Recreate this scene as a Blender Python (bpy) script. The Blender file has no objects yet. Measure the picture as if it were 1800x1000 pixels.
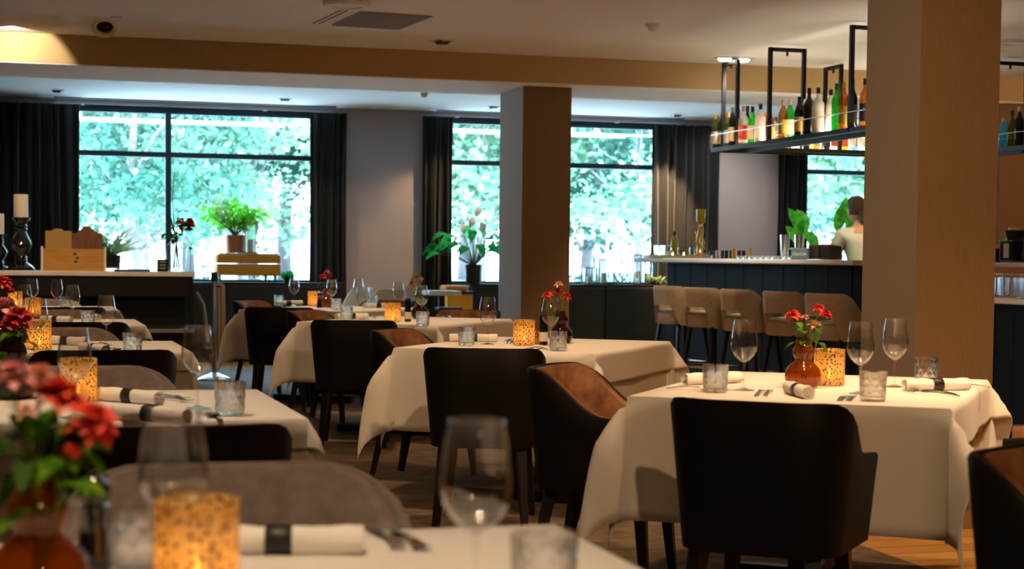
import bpy, math, random
from mathutils import Vector, Matrix
random.seed(7)
PI = math.pi
R = math.radians
scene = bpy.context.scene
C = scene.collection
# ------------------------------------------------------------------ camera
F = 3000.0; PX, PY0 = 900.0, 600.0; H = 1.20
YAW = R(16.17); PITCH = math.atan(148.0 / F); ROLL = 0.0105
_f0 = Vector((math.sin(YAW), math.cos(YAW), 0)); _r0 = Vector((math.cos(YAW), -math.sin(YAW), 0)); _u0 = Vector((0, 0, 1))
FWD = _f0 * math.cos(PITCH) - _u0 * math.sin(PITCH)
_up = _u0 * math.cos(PITCH) + _f0 * math.sin(PITCH)
RGT = _r0 * math.cos(ROLL) + _up * math.sin(ROLL)
UPV = _up * math.cos(ROLL) - _r0 * math.sin(ROLL)
CAM = Vector((0, 0, H))
def ray(x, y): return FWD * F + RGT * (x - PX) + UPV * (PY0 - y)
def PZ(x, y, z):                       # point of the photo on a level plane
    d = ray(x, y); return CAM + d * ((z - H) / d.z)
def PD(x, y, dist):                    # point at a distance along the view
    d = ray(x, y); return CAM + d * (dist / d.dot(_f0))
def PYP(x, y, Y):                      # on a plane parallel to the window wall
    d = ray(x, y); return CAM + d * (Y / d.y)
def PXP(x, y, X):                      # on a plane square to the window wall
    d = ray(x, y); return CAM + d * (X / d.x)
def cam2room(xc, zc): return Vector((xc * math.cos(YAW) + zc * math.sin(YAW), -xc * math.sin(YAW) + zc * math.cos(YAW), 0))
cd = bpy.data.cameras.new('camera'); cam = bpy.data.objects.new('camera', cd); C.objects.link(cam)
cd.sensor_fit = 'HORIZONTAL'; cd.sensor_width = 36; cd.lens = 36 * F / 1800; cd.shift_y = 100 / 1800
cd.clip_start = 0.05; cd.clip_end = 300
m = Matrix((RGT, UPV, -FWD)).transposed().to_4x4(); m.translation = CAM; cam.matrix_world = m
cd.dof.use_dof = True; cd.dof.focus_distance = 8.0; cd.dof.aperture_fstop = 4.3
scene.camera = cam
# ------------------------------------------------------------------ materials
MAT = {}
def nodes(name):
    mt = bpy.data.materials.new(name); mt.use_nodes = True; nt = mt.node_tree
    return mt, nt, nt.nodes, nt.links, nt.nodes['Principled BSDF']
def pmat(name, col, rough=.6, metal=0, col2=None, scale=20, detail=4, bump=0, bscale=80, coat=0, sheen=0, spec=.5, stretch=None, lo=.35, hi=.65, trans=0, ior=1.45, coord='Object'):
    mt, nt, N, L, b = nodes(name)
    b.inputs['Base Color'].default_value = (*col, 1); b.inputs['Roughness'].default_value = rough; b.inputs['Metallic'].default_value = metal
    b.inputs['Specular IOR Level'].default_value = spec; b.inputs['Coat Weight'].default_value = coat; b.inputs['Sheen Weight'].default_value = sheen
    b.inputs['Transmission Weight'].default_value = trans; b.inputs['IOR'].default_value = ior
    tc = N.new('ShaderNodeTexCoord'); mp = N.new('ShaderNodeMapping'); L.new(tc.outputs[coord], mp.inputs[0])
    if stretch: mp.inputs['Scale'].default_value = stretch
    if col2:
        n = N.new('ShaderNodeTexNoise'); n.inputs['Scale'].default_value = scale; n.inputs['Detail'].default_value = detail
        L.new(mp.outputs[0], n.inputs[0])
        cr = N.new('ShaderNodeValToRGB'); cr.color_ramp.elements[0].position = lo; cr.color_ramp.elements[1].position = hi
        cr.color_ramp.elements[0].color = (*col, 1); cr.color_ramp.elements[1].color = (*col2, 1)
        L.new(n.outputs[0], cr.inputs[0]); L.new(cr.outputs[0], b.inputs['Base Color'])
    if bump:
        n = N.new('ShaderNodeTexNoise'); n.inputs['Scale'].default_value = bscale; n.inputs['Detail'].default_value = 3
        L.new(mp.outputs[0], n.inputs[0]); bp = N.new('ShaderNodeBump'); bp.inputs['Strength'].default_value = bump; bp.inputs['Distance'].default_value = .01
        L.new(n.outputs[0], bp.inputs['Height']); L.new(bp.outputs[0], b.inputs['Normal'])
    MAT[name] = mt; return mt
def schlick(N, L, boost=1.0, f0=.045):           # the same reflection from either side of a thin wall
    lw = N.new('ShaderNodeLayerWeight'); lw.inputs[0].default_value = .5
    pw = N.new('ShaderNodeMath'); pw.operation = 'POWER'; pw.inputs[1].default_value = 4.2; L.new(lw.outputs['Facing'], pw.inputs[0])
    ma = N.new('ShaderNodeMath'); ma.operation = 'MULTIPLY_ADD'; ma.inputs[1].default_value = .75 * boost; ma.inputs[2].default_value = f0 * boost; ma.use_clamp = True; L.new(pw.outputs[0], ma.inputs[0]); return ma.outputs[0]
def thin_glass(name, tint=(1, 1, 1), ior=1.5, rough=0.0, boost=1.0):      # thin-walled glass: clear with a Fresnel reflection
    mt, nt, N, L, b = nodes(name); N.remove(b); out = [n for n in N if n.type == 'OUTPUT_MATERIAL'][0]
    t = N.new('ShaderNodeBsdfTransparent'); t.inputs[0].default_value = (*tint, 1)
    g = N.new('ShaderNodeBsdfGlossy'); g.inputs['Roughness'].default_value = rough
    mx = N.new('ShaderNodeMixShader'); L.new(schlick(N, L, boost), mx.inputs[0]); L.new(t.outputs[0], mx.inputs[1]); L.new(g.outputs[0], mx.inputs[2]); L.new(mx.outputs[0], out.inputs[0])
    MAT[name] = mt; return mt
def emit(name, col, s):
    mt, nt, N, L, b = nodes(name); N.remove(b); out = [n for n in N if n.type == 'OUTPUT_MATERIAL'][0]
    e = N.new('ShaderNodeEmission'); e.inputs[0].default_value = (*col, 1); e.inputs[1].default_value = s; L.new(e.outputs[0], out.inputs[0]); MAT[name] = mt; return mt
def leafmat(name, c1, c2, scale=6, trans=.5):
    mt, nt, N, L, b = nodes(name); N.remove(b); out = [n for n in N if n.type == 'OUTPUT_MATERIAL'][0]
    tc = N.new('ShaderNodeTexCoord'); n = N.new('ShaderNodeTexNoise'); n.inputs['Scale'].default_value = scale; L.new(tc.outputs['Object'], n.inputs[0])
    cr = N.new('ShaderNodeValToRGB'); cr.color_ramp.elements[0].position = .38; cr.color_ramp.elements[1].position = .62
    cr.color_ramp.elements[0].color = (*c1, 1); cr.color_ramp.elements[1].color = (*c2, 1); L.new(n.outputs[0], cr.inputs[0])
    d = N.new('ShaderNodeBsdfDiffuse'); t = N.new('ShaderNodeBsdfTranslucent'); mx = N.new('ShaderNodeMixShader'); mx.inputs[0].default_value = trans
    L.new(cr.outputs[0], d.inputs[0]); L.new(cr.outputs[0], t.inputs[0]); L.new(d.outputs[0], mx.inputs[1]); L.new(t.outputs[0], mx.inputs[2]); L.new(mx.outputs[0], out.inputs[0]); MAT[name] = mt; return mt
pmat('linen', (.80, .765, .715), .85, bump=.08, bscale=420, sheen=.2)
pmat('linen_under', (.76, .72, .66), .85, bump=.08, bscale=420)
pmat('napkin', (.82, .79, .74), .9, bump=.25, bscale=160)
pmat('band', (.012, .011, .012), .45)
pmat('leather_black', (.0045, .004, .0035), .55, col2=(.007, .006, .005), scale=9, bump=.12, bscale=260, spec=.22)
pmat('leather_dark', (.012, .008, .0055), .55, col2=(.02, .013, .009), scale=9, bump=.12, bscale=260, spec=.25)
pmat('leather_tan', (.085, .030, .011), .62, col2=(.26, .115, .045), scale=13, detail=8, bump=.2, bscale=120, spec=.3, lo=.3, hi=.72)
pmat('taupe', (.20, .15, .125), .9, col2=(.27, .21, .175), scale=30, bump=.35, bscale=300, sheen=.4)
pmat('leg_black', (.008, .0075, .007), .4, spec=.4)
pmat('stool_fabric', (.29, .235, .18), .9, col2=(.35, .29, .225), scale=60, bump=.3, bscale=260, sheen=.3)
pmat('stool_seat', (.62, .56, .48), .9, bump=.3, bscale=260)
pmat('chrome', (.85, .85, .86), .12, 1)
pmat('steel', (.62, .61, .60), .22, 1)
pmat('brass', (.55, .33, .08), .28, 1, bump=.1, bscale=60)
pmat('black_metal', (.012, .012, .013), .45, .6)
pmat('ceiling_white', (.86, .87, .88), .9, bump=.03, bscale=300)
pmat('ceiling_paint', (.80, .775, .75), .9, bump=.03, bscale=300)
pmat('beam_paint', (.46, .305, .145), .85, bump=.04, bscale=300)
pmat('wall_lilac', (.40, .36, .37), .9, bump=.15, bscale=220, stretch=(1, 1, .15))
pmat('wall_brown', (.20, .10, .045), .9, bump=.1, bscale=220)
pmat('wall_plain', (.45, .38, .30), .9)
pmat('wallpaper', (.155, .090, .032), .85, col2=(.195, .116, .045), scale=60, bump=.12, bscale=240, stretch=(6, 6, .18), lo=.3, hi=.7, sheen=.6)
pmat('curtain', (.006, .006, .0065), .95, col2=(.009, .009, .0095), scale=50, bump=.15, bscale=400, sheen=.12, stretch=(1, 1, .1))
pmat('panel_dark', (.016, .015, .014), .75, bump=.12, bscale=260)
pmat('plank_teal', (.0035, .011, .0115), .7, spec=.15, col2=(.005, .013, .014), scale=5, stretch=(8, 8, .7), bump=.12, bscale=60)
pmat('marble', (.78, .74, .69), .3, col2=(.62, .58, .54), scale=3, detail=8, lo=.45, hi=.8)
pmat('frame_dark', (.016, .045, .06), .5, .3)
pmat('sill_white', (.75, .75, .75), .6)
pmat('pine', (.48, .22, .045), .6, col2=(.60, .30, .075), scale=4, stretch=(1, 1, 9), bump=.05, bscale=60)
pmat('walnut', (.13, .045, .018), .55, col2=(.19, .072, .03), scale=5, stretch=(9, 9, 1))
pmat('gold_board', (.40, .235, .05), .5)
pmat('mustard', (.56, .26, .022), .75, bump=.1, bscale=200)
pmat('copper', (.42, .17, .09), .4, .5)
pmat('gloss_black', (.006, .006, .006), .08, coat=1)
pmat('wax', (.86, .80, .66), .5)
pmat('plastic_white', (.75, .75, .74), .5)
pmat('grille_grey', (.33, .31, .29), .7)
pmat('paper_white', (.8, .77, .72), .7)
pmat('yellow', (.85, .42, .02), .6)
pmat('blue_grey', (.10, .22, .33), .6)
pmat('cream', (.78, .72, .55), .6)
pmat('skin', (.62, .36, .26), .5)
pmat('hair', (.030, .012, .006), .55, col2=(.05, .021, .010), scale=40, stretch=(8, 8, 1), bump=.4, bscale=90)
pmat('shirt', (.74, .68, .69), .85, bump=.2, bscale=30)
pmat('trousers', (.02, .02, .022), .8)
pmat('strap_leather', (.30, .215, .14), .6)
pmat('petal_red', (.72, .035, .018), .6, col2=(.88, .11, .05), scale=40)
pmat('petal_deep', (.42, .012, .02), .6, col2=(.66, .03, .03), scale=40)
pmat('petal_peach', (.88, .46, .30), .6, col2=(.92, .60, .46), scale=40)
pmat('petal_pink', (.80, .30, .28), .6, col2=(.9, .45, .4), scale=40)
leafmat('leaf_green', (.05, .16, .012), (.16, .34, .02), 30)
leafmat('leaf_dark', (.03, .075, .015), (.07, .14, .03), 30)
leafmat('leaf_bright', (.06, .36, .03), (.20, .62, .05), 20, .55)
leafmat('leaf_deep', (.01, .20, .05), (.03, .42, .09), 14, .5)
leafmat('leaf_pale', (.22, .34, .12), (.42, .52, .25), 20)
leafmat('tree_a', (.065, .215, .165), (.165, .335, .255), .9, .55)
leafmat('tree_b', (.045, .16, .13), (.115, .26, .205), .9, .55)
leafmat('tree_c', (.17, .37, .26), (.42, .60, .44), .9, .55)
pmat('bark', (.15, .13, .14), .9, col2=(.24, .22, .23), scale=8, stretch=(1, 1, .2), bump=.4, bscale=12)
pmat('stem', (.06, .11, .02), .7)
pmat('twig', (.045, .03, .02), .8)
pmat('soil', (.03, .02, .015), .95)
pmat('pot_dark', (.02, .015, .016), .4)
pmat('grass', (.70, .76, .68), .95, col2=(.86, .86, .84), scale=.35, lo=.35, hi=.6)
pmat('soffit', (.9, .9, .9), .5)
thin_glass('wine_glass', (.985, .985, .985), 1.5, 0, 1.9)
thin_glass('window_glass', (.88, .955, 1.0), 1.45, 0, .8)
thin_glass('shelf_glass', (.55, .85, .68), 1.6, .05, 1.2)
thin_glass('clear_glass', (.93, .97, .96), 1.5, 0, 1.3)
def crystal(name):
    mt, nt, N, L, b = nodes(name); out = [n for n in N if n.type == 'OUTPUT_MATERIAL'][0]; N.remove(b)
    g = N.new('ShaderNodeBsdfGlass'); g.inputs['IOR'].default_value = 1.5; g.inputs['Roughness'].default_value = .02
    t = N.new('ShaderNodeBsdfTransparent'); t.inputs[0].default_value = (.97, .97, .97, 1)
    mx = N.new('ShaderNodeMixShader'); mx.inputs[0].default_value = .5; L.new(t.outputs[0], mx.inputs[1]); L.new(g.outputs[0], mx.inputs[2]); L.new(mx.outputs[0], out.inputs[0]); MAT[name] = mt
crystal('crystal')
def amberglass(name, tint, ior=1.45):
    mt, nt, N, L, b = nodes(name); out = [n for n in N if n.type == 'OUTPUT_MATERIAL'][0]; N.remove(b)
    t = N.new('ShaderNodeBsdfTransparent'); t.inputs[0].default_value = (*[c ** .5 for c in tint], 1)
    tl = N.new('ShaderNodeBsdfTranslucent'); tl.inputs[0].default_value = (*[c * .9 for c in tint], 1)
    d = N.new('ShaderNodeBsdfDiffuse'); d.inputs[0].default_value = (*[c * .35 for c in tint], 1)
    g = N.new('ShaderNodeBsdfGlossy'); g.inputs['Roughness'].default_value = .04
    m0 = N.new('ShaderNodeMixShader'); m0.inputs[0].default_value = .45; L.new(tl.outputs[0], m0.inputs[1]); L.new(d.outputs[0], m0.inputs[2])
    m1 = N.new('ShaderNodeMixShader'); m1.inputs[0].default_value = .36; L.new(t.outputs[0], m1.inputs[1]); L.new(m0.outputs[0], m1.inputs[2])
    m2 = N.new('ShaderNodeMixShader'); L.new(schlick(N, L), m2.inputs[0]); L.new(m1.outputs[0], m2.inputs[1]); L.new(g.outputs[0], m2.inputs[2]); L.new(m2.outputs[0], out.inputs[0]); MAT[name] = mt
amberglass('amber', (.80, .30, .015)); amberglass('maroon_glass', (.20, .03, .03)); amberglass('green_glass', (.03, .62, .06)); amberglass('olive_glass', (.22, .30, .02)); amberglass('whisky_glass', (.75, .28, .02)); amberglass('oil_glass', (.75, .60, .03)); amberglass('bottle_black', (.02, .02, .02)); amberglass('clear_bottle', (.80, .82, .80)); amberglass('cyan_glass', (.1, .75, .95)); amberglass('orange_glass', (.9, .35, .03))
def mosaic(name, gold=(.88, .64, .27), dark=(.12, .05, .008), scale=92):       # gold glass with a leopard of dark flecks
    mt, nt, N, L, b = nodes(name); out = [n for n in N if n.type == 'OUTPUT_MATERIAL'][0]; N.remove(b)
    tc = N.new('ShaderNodeTexCoord'); v = N.new('ShaderNodeTexVoronoi'); v.inputs['Scale'].default_value = scale; v.inputs['Randomness'].default_value = .75; L.new(tc.outputs['Object'], v.inputs[0])
    cr = N.new('ShaderNodeValToRGB'); cr.color_ramp.elements[0].position = .30; cr.color_ramp.elements[1].position = .40
    cr.color_ramp.elements[0].color = (*dark, 1); cr.color_ramp.elements[1].color = (*gold, 1); L.new(v.outputs['Distance'], cr.inputs[0])
    tl = N.new('ShaderNodeBsdfTranslucent'); t = N.new('ShaderNodeBsdfTransparent'); d = N.new('ShaderNodeBsdfDiffuse'); g = N.new('ShaderNodeBsdfGlossy'); g.inputs['Roughness'].default_value = .15
    for n in (tl, t, d): L.new(cr.outputs[0], n.inputs[0])
    m0 = N.new('ShaderNodeMixShader'); m0.inputs[0].default_value = .35; L.new(tl.outputs[0], m0.inputs[1]); L.new(d.outputs[0], m0.inputs[2])
    m1 = N.new('ShaderNodeMixShader'); m1.inputs[0].default_value = .30; L.new(m0.outputs[0], m1.inputs[1]); L.new(t.outputs[0], m1.inputs[2])
    m2 = N.new('ShaderNodeMixShader'); m2.inputs[0].default_value = .08; L.new(m1.outputs[0], m2.inputs[1]); L.new(g.outputs[0], m2.inputs[2]); L.new(m2.outputs[0], out.inputs[0]); MAT[name] = mt
mosaic('mosaic')
emit('flame', (1, .70, .32), 30); emit('lamp_on', (1, .93, .80), 14); emit('lamp_dim', (1, .9, .75), .3)
def carpet():
    mt, nt, N, L, b = nodes('carpet')
    tc = N.new('ShaderNodeTexCoord'); n1 = N.new('ShaderNodeTexNoise'); n1.inputs['Scale'].default_value = 5; n1.inputs['Detail'].default_value = 9; n1.inputs['Distortion'].default_value = .4
    mp = N.new('ShaderNodeMapping'); mp.inputs['Scale'].default_value = (1.5, 1.9, 1); L.new(tc.outputs['Object'], mp.inputs[0]); L.new(mp.outputs[0], n1.inputs[0])
    cr = N.new('ShaderNodeValToRGB'); cr.color_ramp.elements[0].position = .35; cr.color_ramp.elements[1].position = .66
    cr.color_ramp.elements[0].color = (.085, .055, .030, 1); cr.color_ramp.elements[1].color = (.185, .130, .080, 1); L.new(n1.outputs[0], cr.inputs[0]); L.new(cr.outputs[0], b.inputs['Base Color'])
    b.inputs['Roughness'].default_value = .75
    n2 = N.new('ShaderNodeTexNoise'); n2.inputs['Scale'].default_value = 220; L.new(tc.outputs['Object'], n2.inputs[0]); bp = N.new('ShaderNodeBump'); bp.inputs['Strength'].default_value = .3; bp.inputs['Distance'].default_value = .01; L.new(n2.outputs[0], bp.inputs['Height']); L.new(bp.outputs[0], b.inputs['Normal']); MAT['carpet'] = mt
carpet()
def planks():
    mt, nt, N, L, b = nodes('wood_floor')
    tc = N.new('ShaderNodeTexCoord'); br = N.new('ShaderNodeTexBrick'); br.inputs['Scale'].default_value = 1; br.inputs['Brick Width'].default_value = 1.6; br.inputs['Row Height'].default_value = .16; br.inputs['Mortar Size'].default_value = .004
    br.inputs['Color1'].default_value = (.52, .25, .055, 1); br.inputs['Color2'].default_value = (.64, .34, .09, 1); br.inputs['Mortar'].default_value = (.12, .05, .01, 1)
    L.new(tc.outputs['Object'], br.inputs[0]); n = N.new('ShaderNodeTexNoise'); n.inputs['Scale'].default_value = 5; n.inputs['Detail'].default_value = 8
    mp = N.new('ShaderNodeMapping'); mp.inputs['Scale'].default_value = (1, 12, 1); L.new(tc.outputs['Object'], mp.inputs[0]); L.new(mp.outputs[0], n.inputs[0])
    mx = N.new('ShaderNodeMixRGB'); mx.blend_type = 'MULTIPLY'; mx.inputs[0].default_value = .35; L.new(br.outputs[0], mx.inputs[1]); L.new(n.outputs[0], mx.inputs[2]); L.new(mx.outputs[0], b.inputs['Base Color']); b.inputs['Roughness'].default_value = .4; MAT['wood_floor'] = mt
planks()
# ------------------------------------------------------------------ mesh builder
class MB:
    def __init__(s): s.v = []; s.f = []
    def add(s, vs, fs):
        b = len(s.v); s.v += [tuple(p) for p in vs]; s.f += [tuple(b + i for i in f) for f in fs]; return s
    def box(s, lo, hi, rot=None, about=None):
        x0, y0, z0 = lo; x1, y1, z1 = hi
        vs = [Vector(p) for p in ((x0, y0, z0), (x1, y0, z0), (x1, y1, z0), (x0, y1, z0), (x0, y0, z1), (x1, y0, z1), (x1, y1, z1), (x0, y1, z1))]
        if rot is not None:
            a = Vector(about) if about else Vector(((x0 + x1) / 2, (y0 + y1) / 2, (z0 + z1) / 2)); vs = [rot @ (p - a) + a for p in vs]
        return s.add(vs, [(0, 3, 2, 1), (4, 5, 6, 7), (0, 1, 5, 4), (1, 2, 6, 5), (2, 3, 7, 6), (3, 0, 4, 7)])
    def bar(s, a, b, w, d=None, up=(0, 0, 1), w2=None, d2=None):
        a = Vector(a); b = Vector(b); d = d or w; w2 = w2 if w2 is not None else w; d2 = d2 if d2 is not None else d
        t = (b - a).normalized(); u = Vector(up)
        if abs(t.dot(u)) > .98: u = Vector((0, 1, 0))
        sx = t.cross(u).normalized(); sy = sx.cross(t).normalized()
        vs = []
        for p, ww, dd in ((a, w, d), (b, w2, d2)):
            for i, j in ((-1, -1), (1, -1), (1, 1), (-1, 1)): vs.append(p + sx * ww / 2 * i + sy * dd / 2 * j)
        return s.add(vs, [(0, 3, 2, 1), (4, 5, 6, 7), (0, 1, 5, 4), (1, 2, 6, 5), (2, 3, 7, 6), (3, 0, 4, 7)])
    def tube(s, pts, rad, n=8, cap=True):
        pts = [Vector(p) for p in pts]; k = len(pts); rad = rad if isinstance(rad, (list, tuple)) else [rad] * k
        vs = []; u = None
        for i, p in enumerate(pts):
            t = (pts[min(i + 1, k - 1)] - pts[max(i - 1, 0)]).normalized()
            if u is None: u = t.orthogonal().normalized()
            u = (u - t * u.dot(t)).normalized(); w = t.cross(u)
            for j in range(n): a = 2 * PI * j / n; vs.append(p + (u * math.cos(a) + w * math.sin(a)) * rad[i])
        fs = [(i * n + j, i * n + (j + 1) % n, (i + 1) * n + (j + 1) % n, (i + 1) * n + j) for i in range(k - 1) for j in range(n)]
        if cap: fs += [tuple(range(n - 1, -1, -1)), tuple(range((k - 1) * n, k * n))]
        return s.add(vs, fs)
    def lathe(s, prof, n=24, center=(0, 0, 0), axis='z', mod=None):
        cx, cy, cz = center; vs = []; fs = []; rows = []
        for k, (r, z) in enumerate(prof):
            if r < 1e-6: rows.append([len(vs)]); vs.append((0, 0, z))
            else:
                row = []
                for j in range(n):
                    a = 2 * PI * j / n; rr = r + (mod(a, z, k) if mod else 0); row.append(len(vs)); vs.append((rr * math.cos(a), rr * math.sin(a), z))
                rows.append(row)
        for a, b in zip(rows, rows[1:]):
            if len(a) == 1 and len(b) == 1: continue
            for j in range(n):
                j2 = (j + 1) % n
                if len(a) == 1: fs.append((a[0], b[j2], b[j]))
                elif len(b) == 1: fs.append((a[j], a[j2], b[0]))
                else: fs.append((a[j], a[j2], b[j2], b[j]))
        if axis == 'x': vs = [(z, x, y) for x, y, z in vs]
        if axis == 'y': vs = [(y, z, x) for x, y, z in vs]
        return s.add([(x + cx, y + cy, z + cz) for x, y, z in vs], fs)
    def ball(s, c, rx, ry=None, rz=None, n=14, k=8):
        ry = ry or rx; rz = rz or rx
        b = len(s.v); s.lathe([(math.sin(PI * i / k), -math.cos(PI * i / k)) for i in range(k + 1)], n)
        s.v[b:] = [(x * rx + c[0], y * ry + c[1], z * rz + c[2]) for x, y, z in s.v[b:]]; return s
    def grid(s, fn, nu, nv, wrap=False):
        vs = [fn(i / nu, j / nv) for i in range(nu + (0 if wrap else 1)) for j in range(nv + 1)]; W = nv + 1; M = nu if wrap else nu + 1
        fs = [(i * W + j, ((i + 1) % M) * W + j, ((i + 1) % M) * W + j + 1, i * W + j + 1) for i in range(nu) for j in range(nv)]
        return s.add(vs, fs)
    def leaf(s, base, d, up, L, W, droop=.15, cup=.12, n=5):
        base = Vector(base); d = Vector(d).normalized(); up = Vector(up); sx = d.cross(up)
        if sx.length < 1e-3: sx = d.orthogonal()
        sx.normalize(); up = sx.cross(d).normalized(); vs = []
        for i in range(n + 1):
            t = i / n; w = W * .5 * math.sin(PI * min(1, t * .92 + .06)) ** .8 if t < 1 else .001
            c = base + d * (L * t) + up * (L * (.12 * math.sin(PI * t) - droop * t * t))
            for q in (-1, 0, 1): vs.append(c + sx * (w * q) + up * (abs(q) * w * cup * 2))
        fs = [(i * 3 + j, i * 3 + j + 1, (i + 1) * 3 + j + 1, (i + 1) * 3 + j) for i in range(n) for j in range(2)]
        return s.add(vs, fs)
    def mesh(s, name, mat, smooth=True, ang=40):
        me = bpy.data.meshes.new(name); me.from_pydata(s.v, [], s.f); me.materials.append(MAT[mat] if isinstance(mat, str) else mat)
        if smooth:
            me.polygons.foreach_set('use_smooth', [True] * len(me.polygons)); me.set_sharp_from_angle(angle=R(ang))
        me.update(); return me
def ob(name, me, parent=None, loc=(0, 0, 0), rz=0, rot=None, scale=None):
    o = bpy.data.objects.new(name, me); C.objects.link(o); o.location = loc; o.rotation_euler = rot if rot else (0, 0, rz)
    if scale: o.scale = scale if isinstance(scale, (tuple, list)) else (scale,) * 3
    if parent: o.parent = parent
    return o
def tag(o, label, cat, group=None, kind=None):
    o['label'] = label; o['category'] = cat
    if group: o['group'] = group
    if kind: o['kind'] = kind
    return o
def struct(o, label=None):
    o['kind'] = 'structure'
    if label: o['label'] = label
    return o
def bev(o, w=.006, seg=2):
    b = o.modifiers.new('bevel', 'BEVEL'); b.width = w; b.segments = seg; b.limit_method = 'ANGLE'; b.angle_limit = R(50); return o
def solid(o, t): mm = o.modifiers.new('thickness', 'SOLIDIFY'); mm.thickness = t; mm.offset = 0; return o
# a kit: {'root': mesh or None, 'parts': [(name, mesh, [sub-parts], label)]}; every placing makes objects of its own that share mesh data
def place(kit, name, label, cat, loc, rz=0, group=None, scale=None, rot=None):
    root = ob(name, kit.get('root'), None, loc, rz, rot, scale); tag(root, label, cat, group)
    def rec(parent, parts):
        for p in parts:
            c = ob(p[0], p[1], parent)
            if len(p) > 3 and p[3]: c['label'] = p[3]
            if len(p) > 2 and p[2]: rec(c, p[2])
    rec(root, kit.get('parts', [])); return root
# ------------------------------------------------------------------ kits
def smooth(t): t = max(0, min(1, t)); return t * t * (3 - 2 * t)
def upath(hw, front, rear, rad, n=44):        # U in plan: front-left arm tip, round the back, front-right arm tip; returns (point, normal, back-to-arm parameter)
    a = front - (rear + rad); arc = rad * PI / 2; b = hw - rad; tot = 2 * a + 2 * arc + 2 * b; out = []
    for i in range(n + 1):
        d = tot * i / n; sgn = -1
        if d > tot / 2: d = tot - d; sgn = 1
        if d < a: p = (hw, front - d); q = (1, 0)
        elif d < a + arc: t = (d - a) / rad; p = (hw - rad + rad * math.cos(t), rear + rad - rad * math.sin(t)); q = (math.cos(t), -math.sin(t))
        else: p = (hw - rad - (d - a - arc), rear); q = (0, -1)
        k = 1 - d / (tot / 2)                 # 0 at middle of back, 1 at arm tip
        out.append((Vector((p[0] * sgn, p[1], 0)), Vector((q[0] * sgn, q[1], 0)), k))
    return out
def ustrip(path, top, bot, o_out, o_in, flare, zref, name, mat, rnd=.010):
    mb = MB(); vs = []; W = 10
    for p, q, k in path:
        t = top(k); b = bot(k); hgt = t - b
        prof = [(o_out, b), (o_out, b + hgt * .33), (o_out, b + hgt * .66), (o_out, t - rnd), (o_out - rnd * .6, t), (o_in + rnd * .6, t), (o_in, t - rnd), (o_in, b + hgt * .66), (o_in, b + hgt * .33), (o_in, b)]
        for off, z in prof: v = p + q * (off + flare * (z - zref)); vs.append((v.x, v.y, z))
    n = len(path)
    fs = [(i * W + j, (i + 1) * W + j, (i + 1) * W + (j + 1) % W, i * W + (j + 1) % W) for i in range(n - 1) for j in range(W)]
    fs += [tuple(range(W)), tuple(range((n - 1) * W + W - 1, (n - 1) * W - 1, -1))]
    mb.add(vs, fs); return mb.mesh(name, mat, ang=50)
def cushion(w, d, z0, z1, cy, name, mat, e=4.0):
    mb = MB(); rows = []
    for (k, z) in ((0, z0), (.96, z0), (1, z0 + .012), (1, z1 - .02), (.93, z1 - .004), (.6, z1), (0, z1 + .004)):
        rows.append((k, z))
    n = 32; vs = []; fs = []; idx = []
    for k, z in rows:
        if k == 0: idx.append([len(vs)]); vs.append((0, cy, z)); continue
        row = []
        for j in range(n):
            a = 2 * PI * j / n; c, s_ = math.cos(a), math.sin(a); r = 1 / (abs(c) ** e + abs(s_) ** e) ** (1 / e); row.append(len(vs)); vs.append((r * c * w / 2 * k, cy + r * s_ * d / 2 * k, z))
        idx.append(row)
    for a, b in zip(idx, idx[1:]):
        for j in range(n):
            j2 = (j + 1) % n
            if len(a) == 1: fs.append((a[0], b[j2], b[j]))
            elif len(b) == 1: fs.append((a[j], a[j2], b[0]))
            else: fs.append((a[j], a[j2], b[j2], b[j]))
    return mb.add(vs, fs).mesh(name, mat)
def chair_kit(outer, inner, hw=.238, s0=.33, s1=.42):
    kx = hw - .07; path = upath(hw, .18, -.27, .13)
    def top(k):
        return .80 - .165 * smooth((k - s0) / s1) - .012 * max(0, (k - .75) / .25)
    sh = ustrip(path, top, lambda k: .355, 0, -.026, .10, .36, 'shell', outer)
    inn = ustrip(path, lambda k: top(k) - .003, lambda k: .40, -.0265, -.062, .10, .36, 'inner_upholstery', inner, .014)
    seat = cushion(2 * hw - .12, .43, .405, .485, -.03, 'seat', inner)
    fr = MB().box((-hw + .035, -.235, .362), (hw - .035, .165, .404)).mesh('seat_frame', outer)
    legs = [('leg', MB().bar((sx * kx, sy, .37), (sx * (kx + .03), sy2, 0), .046, .046, w2=.026, d2=.026).mesh('leg', 'leg_black', False)) for sx in (-1, 1) for sy, sy2 in ((.13, .165), (-.20, -.275))]
    return {'parts': [('shell', sh), ('inner_upholstery', inn, None, 'suede-like inner side'), ('seat', seat), ('seat_frame', fr)] + legs}
K_CHAIR = chair_kit('leather_black', 'leather_tan'); K_CHAIR_L = chair_kit('leather_dark', 'taupe', .27); K_CHAIR_T = chair_kit('taupe', 'taupe', .295, .24, .5)
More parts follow.
